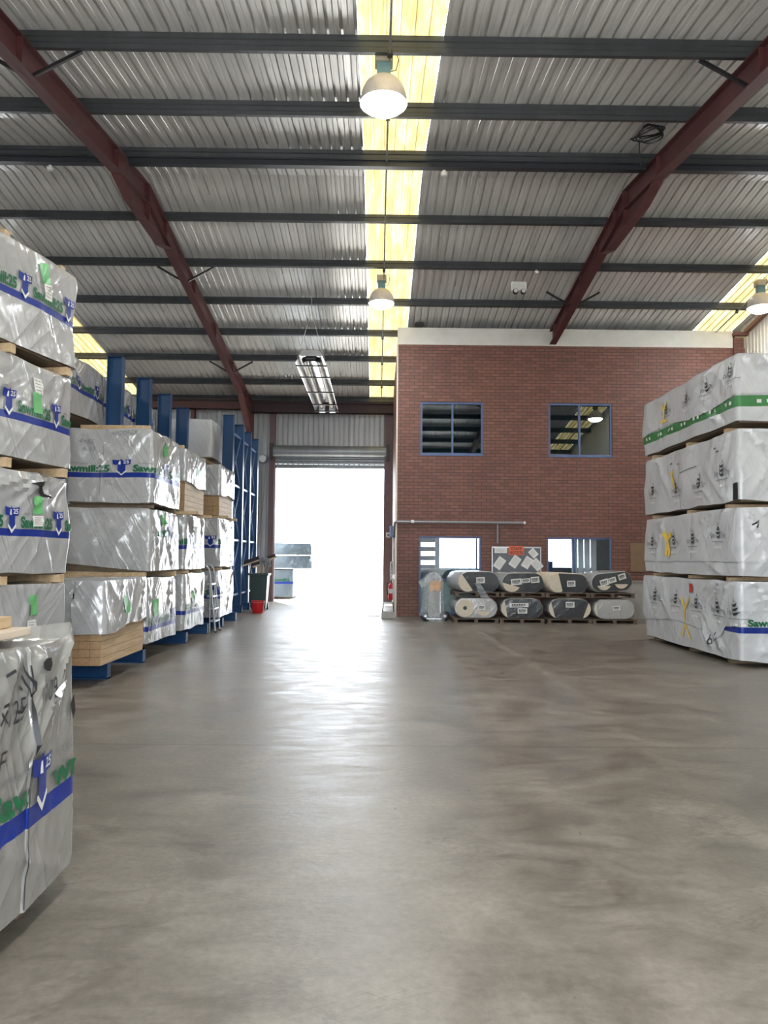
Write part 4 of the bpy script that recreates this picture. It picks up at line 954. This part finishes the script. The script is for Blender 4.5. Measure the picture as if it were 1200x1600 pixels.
# ------------------------------------------------------------------ on the brick wall
WY = OY - .002
t = thing('noticeboard', 'grey felt noticeboard with white papers above the roll pairs', 'noticeboard', (3.55, WY - .03, .95))
mb = MB(); mb.box(-.61, .61, 0, .028, 0, .83); mb.build('felt_panel', 'greyf', t)
mb = MB(); 
for a in ((-.63, .63, .81, .84), (-.63, .63, -.01, .02), (-.63, -.605, .0, .83), (.605, .63, .0, .83)): mb.box(a[0], a[1], -.008, .03, a[2], a[3])
mb.build('board_frame', 'alu', t)
mb = MB(); mb.box(-.2, .25, -.05, 0, -.012, .01); mb.build('pen_ledge', 'alu', t)
mb = MB(); mb.box(-.20, .19, -.012, 0, .63, .86); sg = mb.build('notice_header', 'orange', t)
mb = MB()
for s_, zz, ww in (('STAFF', .755, .28), ('NOTICES', .655, .34)):
    v, f = put_text(s_, -ww / 2 - .005, zz, .07, ww, .02); mb.add([(a, -.0145, b) for a, b in v], f)
mb.build('lettering', 'black_p', sg)
papers = [(-.43, .42, .21, .30, 35, 'tilted white sheet at the left of the noticeboard'), (-.04, .46, .21, .29, 35, 'tilted pinkish sheet in the middle of the noticeboard'), (.27, .44, .20, .29, 32, 'tilted white sheet right of the middle on the noticeboard'), (.52, .39, .21, .29, -42, 'tilted white sheet at the lower right of the noticeboard'), (.43, .68, .17, .22, -42, 'small printed sheet at upper right of the noticeboard'), (-.40, .74, .32, .13, 0, 'white strip notice at upper left of the noticeboard')]
for i, (x, z, w_, h_, rot, lab) in enumerate(papers):
    mb = MB(); mb.box(-w_ / 2, w_ / 2, -.0025, 0, -h_ / 2, h_ / 2); o = mb.build('paper_notice', 'paper'); o.location = (3.55 + x, WY - .031 - .003 * (i % 3), .95 + z); o.rotation_euler = (0, R(-rot) * -1, 0)
    tag(o, lab, 'paper notice', 'papers pinned on the noticeboard')
    q = MB()
    for k in range(6): q.box(-w_ * .36, w_ * (.34 - .08 * (k % 3)), -.0035, -.0025, h_ * (.3 - .11 * k), h_ * (.325 - .11 * k))
    q.build('printed_lines', 'grey_p', o)
mb = MB(); mb.box(6.46, 6.84, WY - .02, WY, 1.18, 1.92); tag(mb.build('plywood_panel', 'ply'), 'brown plywood panel fixed on the brick wall beside the right stack', 'panel')
t = thing('conduit_pipe', 'grey horizontal pipe along the brick wall above lower windows', 'pipe', (0.5, WY - .06, 2.40))
mb = MB(); mb.tube([(.0, 0, 0), (3.22, 0, 0)], .03, 12); mb.build('pipe_run', 'pipe', t, smooth=True)
mb = MB(); mb.lathe([(0, -.04), (.03, -.03), (.042, 0), (.03, .03), (0, .04)], (3.25, 0, 0), 16, 0, 'x'); mb.build('end_cap', 'whitep', t, smooth=True)
mb = MB(); mb.box(.36, .44, -.03, .05, -.03, .05); mb.build('junction_box', 'whitep', t, bevel=.006)
mb = MB(); mb.tube([(2.57, .03, -.02), (2.57, .03, -.52)], .022, 8); mb.build('drop_pipe', 'pipe', t, smooth=True)
mb = MB(); mb.tube([(0, 0, 0), (-.05, .05, -.02), (-.06, .3, -.18), (-.06, .5, -.32)], .03, 10); mb.build('elbow', 'pipe', t, smooth=True)
# flood light on the ring beam
t = thing('floodlight', 'small black floodlight on top of the ring beam corner', 'floodlight', (1.04, OY + .02, 7.43))
mb = MB(); mb.prism([(-.09, .03), (.09, .03), (.12, .09), (.07, .15), (-.07, .15), (-.12, .09)], -.05, .05, 'xz'); mb.build('lamp_body', 'black', t)
mb = MB(); mb.box(-.05, .05, -.02, .02, 0, .04); mb.build('bracket', 'black', t)
# side wall services
SX = OX - .003
t = thing('isolator_box', 'dark electrical box on the brick side wall with white pipe below', 'electrical box', (SX, 20.3, 2.02))
mb = MB(); mb.box(-.16, 0, -.12, .12, 0, .30); mb.build('box_body', 'frame', t, bevel=.01)
mb = MB(); mb.tube([(-.05, 0, 0), (-.05, 0, -.95), (-.12, 0, -1.0), (-.12, 0, -1.08), (-.05, 0, -1.12), (-.05, 0, -1.98)], .028, 10); mb.build('drop_pipe', 'whitep', t, smooth=True)
mb = MB(); mb.tube([(-.17, .1, .1), (-.24, .1, .12), (-.24, .1, .02), (-.17, .1, .0)], .02, 8); mb.build('handle', 'whitep', t, smooth=True)
t = thing('fire_extinguisher', 'red fire extinguisher hanging on the brick side wall', 'fire extinguisher', (SX - .10, 20.75, .36))
mb = MB(); mb.lathe([(0, 0), (.075, .0), (.082, .02), (.082, .34), (.07, .40), (.03, .44), (.028, .47), (0, .47)], n=24); mb.build('cylinder', 'redp', t, smooth=True)
mb = MB(); mb.lathe([(.0835, .17), (.0835, .29)], n=24); mb.build('instruction_label', 'paper', t, smooth=True)
mb = MB(); mb.box(-.015, .015, -.07, .04, .47, .50); mb.box(-.012, .012, -.09, .03, .51, .53); mb.build('valve_lever', 'black', t)
mb = MB(); mb.tube([(-.03, -.02, .48), (-.11, -.03, .46), (-.12, -.03, .3), (-.10, -.03, .12)], .012, 8); mb.build('hose', 'black', t, smooth=True)
t = thing('hose_hook', 'white looped hose hanging on the brick side wall above the extinguisher', 'hose', (SX - .05, 21.6, .85))
mb = MB(); mb.tube([(-.05, 0, 0), (-.06, 0, .3), (-.05, .02, .5), (0, .15, .52), (.01, .28, .4), (.0, .3, .25), (-.02, .2, .2)], .022, 8); mb.build('hose_loop', 'whitep', t, smooth=True)
mb = MB(); mb.box(0, .05, -.03, .03, .44, .56); mb.build('wall_hook', 'steel', t)
t = thing('floor_stand', 'small grey metal stand with an open frame, at the brick wall corner', 'stand', (.29, 19.05, 0))
mb = MB(); mb.add([(-.17, -.15, 0), (.17, -.15, 0), (.17, .15, 0), (-.17, .15, 0), (-.155, -.13, .16), (.155, -.13, .16), (.155, .13, .16), (-.155, .13, .16)], [(0, 1, 2, 3), (4, 5, 6, 7), (0, 1, 5, 4), (1, 2, 6, 5), (2, 3, 7, 6), (3, 0, 4, 7)]); mb.build('base_block', 'conc', t, bevel=.006)
for a in ((-.14, -.12), (.14, -.12), (-.14, .12), (.14, .12)):
    mb = MB(); mb.bar((a[0], a[1], .16), (a[0] * .82, a[1] * .85, .37), .022, .022); mb.build('leg', 'black', t)
mb = MB(); mb.box(-.13, .15, -.12, .12, .365, .385); mb.build('top_plate', 'black', t)
mb = MB(); mb.box(-.28, .08, 19.7, 20.1, 0, .012); tag(mb.build('floor_mat', 'pipe'), 'flat grey plate on the floor before the doorway', 'floor plate')

# ------------------------------------------------------------------ bin, bucket, ladder
t = thing('wheelie_bin', 'dark green bin full of brooms beside the doorway', 'bin', (-3.27, 21.6, 0))
mb = MB(); a, b = .20, .25
mb.add([(-a, -a, .04), (a, -a, .04), (a, a, .04), (-a, a, .04), (-b, -b, .98), (b, -b, .98), (b, b, .98), (-b, b, .98), (-a * .95, -a * .95, .08), (a * .95, -a * .95, .08), (a * .95, a * .95, .08), (-a * .95, a * .95, .08), (-b * .93, -b * .93, .98), (b * .93, -b * .93, .98), (b * .93, b * .93, .98), (-b * .93, b * .93, .98)],
       [(0, 1, 2, 3), (0, 1, 5, 4), (1, 2, 6, 5), (2, 3, 7, 6), (3, 0, 4, 7), (8, 9, 10, 11), (8, 9, 13, 12), (9, 10, 14, 13), (10, 11, 15, 14), (11, 8, 12, 15), (4, 5, 13, 12), (5, 6, 14, 13), (6, 7, 15, 14), (7, 4, 12, 15)]); mb.build('bin_body', 'bin', t, bevel=.012)
mb = MB(); 
for q in ((-.28, .28, -.28, -.24), (-.28, .28, .24, .28), (-.28, -.24, -.24, .24), (.24, .28, -.24, .24)): mb.box(*q, .96, 1.02)
mb.build('rim', 'bin', t, bevel=.008)
for x in (-.2, .2):
    mb = MB(); mb.lathe([(0, -.03), (.09, -.03), (.1, 0), (.09, .03), (0, .03)], (x, .22, .10), 20, 0, 'x'); mb.build('wheel', 'black', t, smooth=True)
GB = 'brooms standing in the green bin'
def broom(label, p0, p1, head, hm, hl=.4, hw=.07, hh=.12, ang=0):
    t = thing('broom', label, 'broom', p0, 0, GB); d = Vector(p1) - Vector(p0)
    mb = MB(); mb.tube([(0, 0, 0), tuple(d)], .016, 8); mb.build('handle', 'broomw', t, smooth=True)
    if head:
        e_ = d; s_ = Vector((math.cos(ang), .2, math.sin(ang))) * hl / 2
        mb = MB(); mb.bar(e_ - s_, e_ + s_, hw, .045); mb.build('head_block', 'broomw', t)
        mb = MB(); up = Vector((-math.sin(ang), 0, math.cos(ang))) * (hh / 2 + .02); mb.bar(e_ - s_ + up, e_ + s_ + up, hw * .9, hh); mb.build('bristles', hm, t)
bx, by = -3.27, 21.6
broom('wide broom with dark bristles leaning out over the blue rack', (bx + .10, by, .10), (bx - .30, by - .05, 1.28), True, 'bristle', .62, .08, .10, .35)
broom('broom with shorter dark head in the middle of the bin', (bx - .05, by - .05, .10), (bx - .02, by - .08, 1.24), True, 'bristle', .34, .08, .09, .3)
broom('broom with a dark head tipped towards the doorway', (bx - .05, by + .05, .10), (bx + .30, by + .05, 1.42), True, 'bristle', .30, .07, .08, .35)
broom('bare wooden handle standing among the brooms', (bx + .05, by - .12, .10), (bx + .12, by - .2, 1.25), False, None)
t = thing('mop', 'grey string mop standing upright in the bin', 'mop', (bx + .05, by, .10), 0, GB)
mb = MB(); mb.tube([(0, 0, 0), (.03, -.05, 1.15)], .016, 8); mb.build('handle', 'broomw', t, smooth=True)
mb = MB()
for k in range(16):
    th = k * .42; r_ = .02 + .006 * k; mb.tube([(.03, -.05, 1.18), (.03 + r_ * math.cos(th), -.05 + r_ * .6 * math.sin(th), 1.36), (.06 + 1.5 * r_ * math.cos(th), -.06 + r_ * math.sin(th), 1.30), (.08 + 1.7 * r_ * math.cos(th), -.06 + r_ * math.sin(th), 1.10)], .018, 6)
mb.build('mop_strands', 'skin', t, smooth=True)
t = thing('plastic_bucket', 'red plastic bucket on the floor before the green bin', 'bucket', (-3.13, 20.45, 0))
mb = MB(); mb.lathe([(0, .005), (.13, 0), (.14, .01), (.175, .30), (.185, .30), (.187, .315), (.17, .315), (.135, .02), (0, .015)], n=32); mb.build('bucket_body', 'redp', t, smooth=True)
mb = MB(); mb.tube([(.18 * math.cos(R(a)), -.02 - .16 * math.sin(R(a)), .30 - .02 * math.sin(R(a))) for a in range(0, 181, 15)], .005, 6); mb.build('handle', 'steel', t, smooth=True)
t = thing('stepladder', 'grey aluminium stepladder leaning against the silver packs', 'stepladder', (-3.19, 15.15, 0))
# side view: front rail leans from the foot up to the hooped top, treads between two rails
for s_ in (0, .42):
    mb = MB(); mb.tube([(.06, -.02 + s_, 0), (-.03, s_, .72), (-.07, s_, 1.12), (-.10, s_, 1.24), (-.16, s_, 1.31), (-.24, s_, 1.32)], .016, 8); mb.build('rail', 'alu', t, smooth=True)
    mb = MB(); mb.tube([(-.06, s_, 0.0), (-.07, s_, 1.0)], .012, 8); mb.build('rear_leg', 'alu', t, smooth=True)
for i in range(4):
    z = .22 + i * .24; x = .06 - .09 * z / .72; mb = MB(); mb.box(x - .10, x + .02, -.0, .42, z - .015, z + .015); mb.build('tread', 'alu', t)
for s_ in (0, .42):
    mb = MB(); mb.box(.04, .085, -.04 + s_, .01 + s_, 0, .03); mb.build('rubber_foot', 'black', t)

# ------------------------------------------------------------------ hanging from the roof
def make_lamp(label, x, y, z):
    t = thing('high_bay_lamp', label, 'lamp', (x, y, z), 0, 'high bay lamps under the roof')
    mb = MB(); prof = [(.07, .335), (.11, .33), (.17, .295), (.225, .235), (.262, .16), (.283, .07), (.29, 0), (.283, 0), (.274, .07), (.253, .155), (.216, .225), (.16, .285), (.07, .32)]
    mb.lathe(prof, n=40); mb.build('lamp_shade', 'shade', t, smooth=True)
    mb = MB(); mb.lathe([(0, -.115), (.10, -.105), (.18, -.08), (.24, -.04), (.275, .01), (.278, .03), (.265, .05), (.16, .09), (0, .10)], n=32); mb.build('lamp_lens', 'lens', t, smooth=True)
    mb = MB(); mb.box(-.085, .085, -.07, .07, .32, .50); mb.build('lamp_neck', 'ballast_b', t, bevel=.01)
    mb = MB(); mb.box(-.11, .11, -.10, .10, .50, .635); mb.build('ballast_box', 'ballast', t, bevel=.008)
    mb = MB(); mb.tube([(.02, 0, .63), (.04, -.01, .64), (.07, -.02, roofz(y) - .235 - z)], .012, 8); mb.build('hook', 'black', t, smooth=True)
    mb = MB(); mb.tube([(.085, 0, .42), (.15, 0, .43), (.18, 0, .56), (.15, 0, .68), (.07, 0, .70)], .006, 6); mb.build('cable', 'black', t, smooth=True)
    return t
l0 = make_lamp('high bay lamp hanging nearest, in front of the middle skylight', .03, 9.12, 7.04)
for x, y, z, lab in ((.05, 17.0, 7.187, 'high bay lamp hanging farther off, over the office corner'), (8.62, 17.0, 7.187, 'high bay lamp by the cream wall, cut by the frame edge'), (8.62, 9.12, 7.04, 'high bay lamp in the right bay, seen reflected in upper window'),
                     (-8.5, 9.12, 7.04, 'high bay lamp in the left bay, nearer one'), (-8.5, 17.0, 7.187, 'high bay lamp in the left bay, behind the rack'), (.05, 1.4, 5.985, 'unseen high bay lamp added above the viewpoint for fill light')):  # last lamp is out of view, added for its light
    dup(l0, (x, y, z), None, lab)
mb = MB()
for x in (.10, 8.70):
    t = thing('lighting_conduit', 'thin steel conduit under the purlins along the ' + ('middle' if x < 1 else 'right') + ' lamp row', 'conduit', (x, 0, 0))
    for y0, y1 in ((1.9, RY), (RY, 25.0 if x < 1 else 19.5)):
        mb = MB(); mb.tube([(0, y0, roofz(y0) - .235), (0, y1, roofz(y1) - .235)], .014, 8); mb.build('conduit_run', 'pipe', t, smooth=True)
    for y in (8.9, 10.66, 12.4, 16.55, 18.33, 20.1, 21.85, 23.75):
        if x > 1 and y > 19: continue
        mb = MB(); mb.box(-.03, .03, y - .03, y + .03, roofz(y) - .265, roofz(y) - .205); mb.build('conduit_clip', 'black', t)
# radiant heater
t = thing('radiant_heater', 'long mirror-lined tube heater hung on wires before the roller door', 'heater', (-1.49, 16.6, 5.72))
HL = 5.6
mb = MB(); o_ = [(-.33, 0), (-.33, .03), (-.20, .28), (.20, .28), (.33, .03), (.33, 0), (.318, 0), (.318, .028), (.192, .268), (-.192, .268), (-.318, .028), (-.318, 0)]
n = len(o_); mb.add([(x, 0, z) for x, z in o_] + [(x, HL, z) for x, z in o_], [(i, (i + 1) % n, n + (i + 1) % n, n + i) for i in range(n)]); mb.build('reflector_hood', 'mirror', t)
for x in (-.15, .15):
    mb = MB(); mb.tube([(x, .32, .12), (x, HL - .1, .12)], .05, 14); mb.build('burner_tube', 'tube', t, smooth=True)
mb = MB(); mb.tube([(-.15, .34, .12), (-.15, .2, .12), (-.09, .1, .12), (.09, .1, .12), (.15, .2, .12), (.15, .34, .12)], .062, 12); mb.build('return_bend', 'black', t, smooth=True)
mb = MB(); mb.prism([(-.27, .15), (-.2, .28), (.2, .28), (.27, .15)], -.012, 0, 'xz'); mb.build('end_plate', 'mirror', t)
for y in (.25, 1.35, 3.0, 4.6, HL - .05):
    mb = MB(); mb.box(-.34, .34, y - .015, y + .015, -.02, .012); mb.build('cross_bar', 'black', t)
for x in (-.15, .15):
    mb = MB(); mb.box(x - .09, x + .09, HL - .02, HL + .26, .0, .2); mb.build('burner_box', 'alu', t, bevel=.01)
for y in (.06, HL - .3):
    top = roofz(16.6 + y) - .2 - 5.72; mid = top * .55
    for x in (-.3, .3):
        mb = MB(); mb.tube([(x, y, .12), (0, y, mid)], .006, 6); mb.build('hanging_wire', 'steel', t)
    mb = MB(); mb.tube([(0, y, mid), (0, y, top)], .006, 6); mb.build('hanging_wire', 'steel', t)
def twin(label, x, y, z):
    t = thing('emergency_light', label, 'emergency light', (x, y, z), 0, 'twin-spot emergency lights')
    mb = MB(); mb.box(-.17, .17, -.05, .05, 0, .22); mb.build('battery_box', 'whitep', t, bevel=.02)
    for s_ in (-.085, .085):
        mb = MB(); mb.lathe([(0, -.10), (.05, -.10), (.062, -.06), (.05, 0), (0, .02)], (s_, -.02, -.02), 20, 0, 'y'); h = mb.build('spot_head', 'black', t, smooth=True)
        q = MB(); q.lathe([(0, -.103), (.042, -.103)], (s_, -.02, -.02), 16, 0, 'y'); q.build('spot_glass', 'whitep', h)
    for s_ in (-.08, .08):
        mb = MB(); mb.tube([(s_, 0, .21), (s_, -.01, .30), (s_ * .8, 0, .42)], .005, 6); mb.build('hanging_wire', 'steel', t)
    return t
e0 = twin('twin-spot emergency light hanging near the right rafter', 3.06, 16.55, 7.34)
dup(e0, (-2.56, 21.85, 6.66), None, 'twin-spot emergency light hanging near the left rafter, beside the heater')
def sensor(label, x, y, z):
    mb = MB(); mb.lathe([(0, -.05), (.035, -.045), (.055, -.02), (.055, .0), (.03, .012), (.03, .04), (0, .04)], (0, 0, 0), 20); o = mb.build('smoke_detector', 'whitep', smooth=True); o.location = (x, y, z); return tag(o, label, 'smoke detector', 'small round detectors on the purlins')
sensor('small round detector on the cable tray right of the middle skylight', 1.05, 12.33, 7.83); sensor('small round detector on the cable tray, left of the left rafter', -5.42, 12.33, 7.83); sensor('small round detector on the purlin beside the right emergency light', 3.44, 16.5, 7.78)
t = thing('cable_coil', 'coil of black cable hung at the right rafter', 'cable coil', (4.08, 11.2, 7.90))
for k in range(4):
    mb = MB(); mb.tube([((.17 + .03 * k) * math.cos(a * .35) - .02 * k, .05 * math.sin(a * .7 + k), (.14 - .015 * k) * math.sin(a * .35 + k * .4)) for a in range(19)], .012, 6); mb.build('cable_loop', 'black', t, smooth=True)
mb = MB(); mb.tube([(-.18, 0, .0), (-.19, 0, -.25), (-.15, .05, -.45)], .008, 6); mb.build('cable_tail', 'black', t, smooth=True)
# door chain hoist
t = thing('chain_hoist', 'grey chain hoist and cord beside the roller door', 'chain hoist', (-3.85, 25.7, 4.75))
mb = MB(); mb.lathe([(0, -.1), (.12, -.1), (.15, -.03), (.15, .03), (.12, .1), (0, .1)], n=24, axis='y'); mb.build('hoist_wheel', 'alu', t, smooth=True)
mb = MB(); mb.tube([(.1, -.02, -.05), (.05, -.02, -1.2), (-.12, -.05, -3.0)], .008, 6); mb.build('pull_cord', 'pipe', t)
mb = MB(); mb.tube([(-.1, -.02, -.05), (-.1, -.02, -1.4), (-.14, -.05, -3.0)], .008, 6); mb.build('pull_cord', 'pipe', t)

# ------------------------------------------------------------------ outside the door
GO = 'wrapped packs in the yard'
pack('O1', 'shade-tinted wrapped pack on the yard floor just outside the doorway', (-4.2, 28.4, .06), 2.5, 2.4, .96, 81, 0, 'yard_f', .10, 1.4, group=GO, prints=lambda w, mb: saw_print(w, mb, 1.6, .55, .02, 2.4, 1.0, False), bands=((.465, .55, 1),))
pack('O2', 'shade-tinted wrapped pack overhanging the lower one outside the doorway', (-3.85, 28.4, 1.07), 3.1, 2.4, .44, 82, 0, 'yard_f', .08, 2.2, group=GO)
pack('O3', 'thin shade-tinted wrapped pack on top of the yard stack outside', (-3.87, 28.4, 1.55), 3.1, 2.4, .40, 83, 0, 'yard_f', .08, 2.2, group=GO)
bearer(-5.2, -3.1, 27.6, 0, .06, 'bearer under the yard pack outside the doorway, near side'); bearer(-5.2, -3.1, 29.0, 0, .06, 'bearer under the yard pack outside the doorway, far side')
for x, lab in ((-3.48, 'pale fence post beyond the yard, nearer to the yard stack'), (-.79, 'pale fence post beyond the yard, nearer to the fire extinguisher side')):
    t = thing('fence_post', lab, 'fence post', (x, 34, 0))
    mb = MB(); mb.box(-.06, .06, -.06, .06, 0, 2.0); mb.build('post', 'whitep', t)
    mb = MB(); mb.add([(-.28, -.28, 0), (.28, -.28, 0), (.28, .28, 0), (-.28, .28, 0), (-.07, -.07, .5), (.07, -.07, .5), (.07, .07, .5), (-.07, .07, .5)], [(0, 1, 2, 3), (4, 5, 6, 7), (0, 1, 5, 4), (1, 2, 6, 5), (2, 3, 7, 6), (3, 0, 4, 7)]); mb.build('concrete_foot', 'conc', t)

# ------------------------------------------------------------------ light
w = bpy.data.worlds.new('sky'); SC.world = w; w.use_nodes = True; nt = w.node_tree; bg = nt.nodes['Background']
bg.inputs[0].default_value = (.86, .93, 1.0, 1); bg.inputs[1].default_value = SKY
sun = bpy.data.lights.new('sun', 'SUN'); sun.energy = SUN; sun.angle = R(1.0); sun.color = (1, .95, .86)
so = bpy.data.objects.new('sun', sun); COL.objects.link(so); so.rotation_euler = (R(-24), R(-10), 0)
for nm_, loc, rot, sx, sy in (('portal_door', (-1.6, YF + .3, 2.3), (R(-90), 0, 0), 3.8, 4.7), ('portal_rear', (-1.0, YB - .1, 2.1), (R(90), 0, 0), 12.0, 4.2)):
    a = bpy.data.lights.new(nm_, 'AREA'); a.shape = 'RECTANGLE'; a.size = sx; a.size_y = sy; a.cycles.is_portal = True
    o = bpy.data.objects.new(nm_, a); COL.objects.link(o); o.location = loc; o.rotation_euler = rot
# ------------------------------------------------------------------ camera
cd = bpy.data.cameras.new('camera'); cam = bpy.data.objects.new('camera', cd); COL.objects.link(cam); SC.camera = cam
cd.sensor_width = 36; cd.lens = 1202 * 36 / 1600; cd.clip_start = .05; cd.clip_end = 500
cam.matrix_world = Matrix.Translation((0, 0, 1.5)) @ Matrix.Rotation(R(-.5), 4, 'Z') @ Matrix.Rotation(R(93.35), 4, 'X') @ Matrix.Rotation(R(.5), 4, 'Z')
vs = SC.view_settings; SC.display_settings.display_device = 'sRGB'; vs.view_transform = 'Standard'; vs.look = 'None'; vs.gamma = 1; vs.use_curve_mapping = False; vs.exposure = EXPO
SC.cycles.use_denoising = True; SC.cycles.max_bounces = 10; SC.cycles.diffuse_bounces = 6; SC.cycles.glossy_bounces = 4; SC.cycles.transparent_max_bounces = 12
SC.cycles.sample_clamp_indirect = 12; SC.cycles.caustics_reflective = False; SC.cycles.caustics_refractive = False
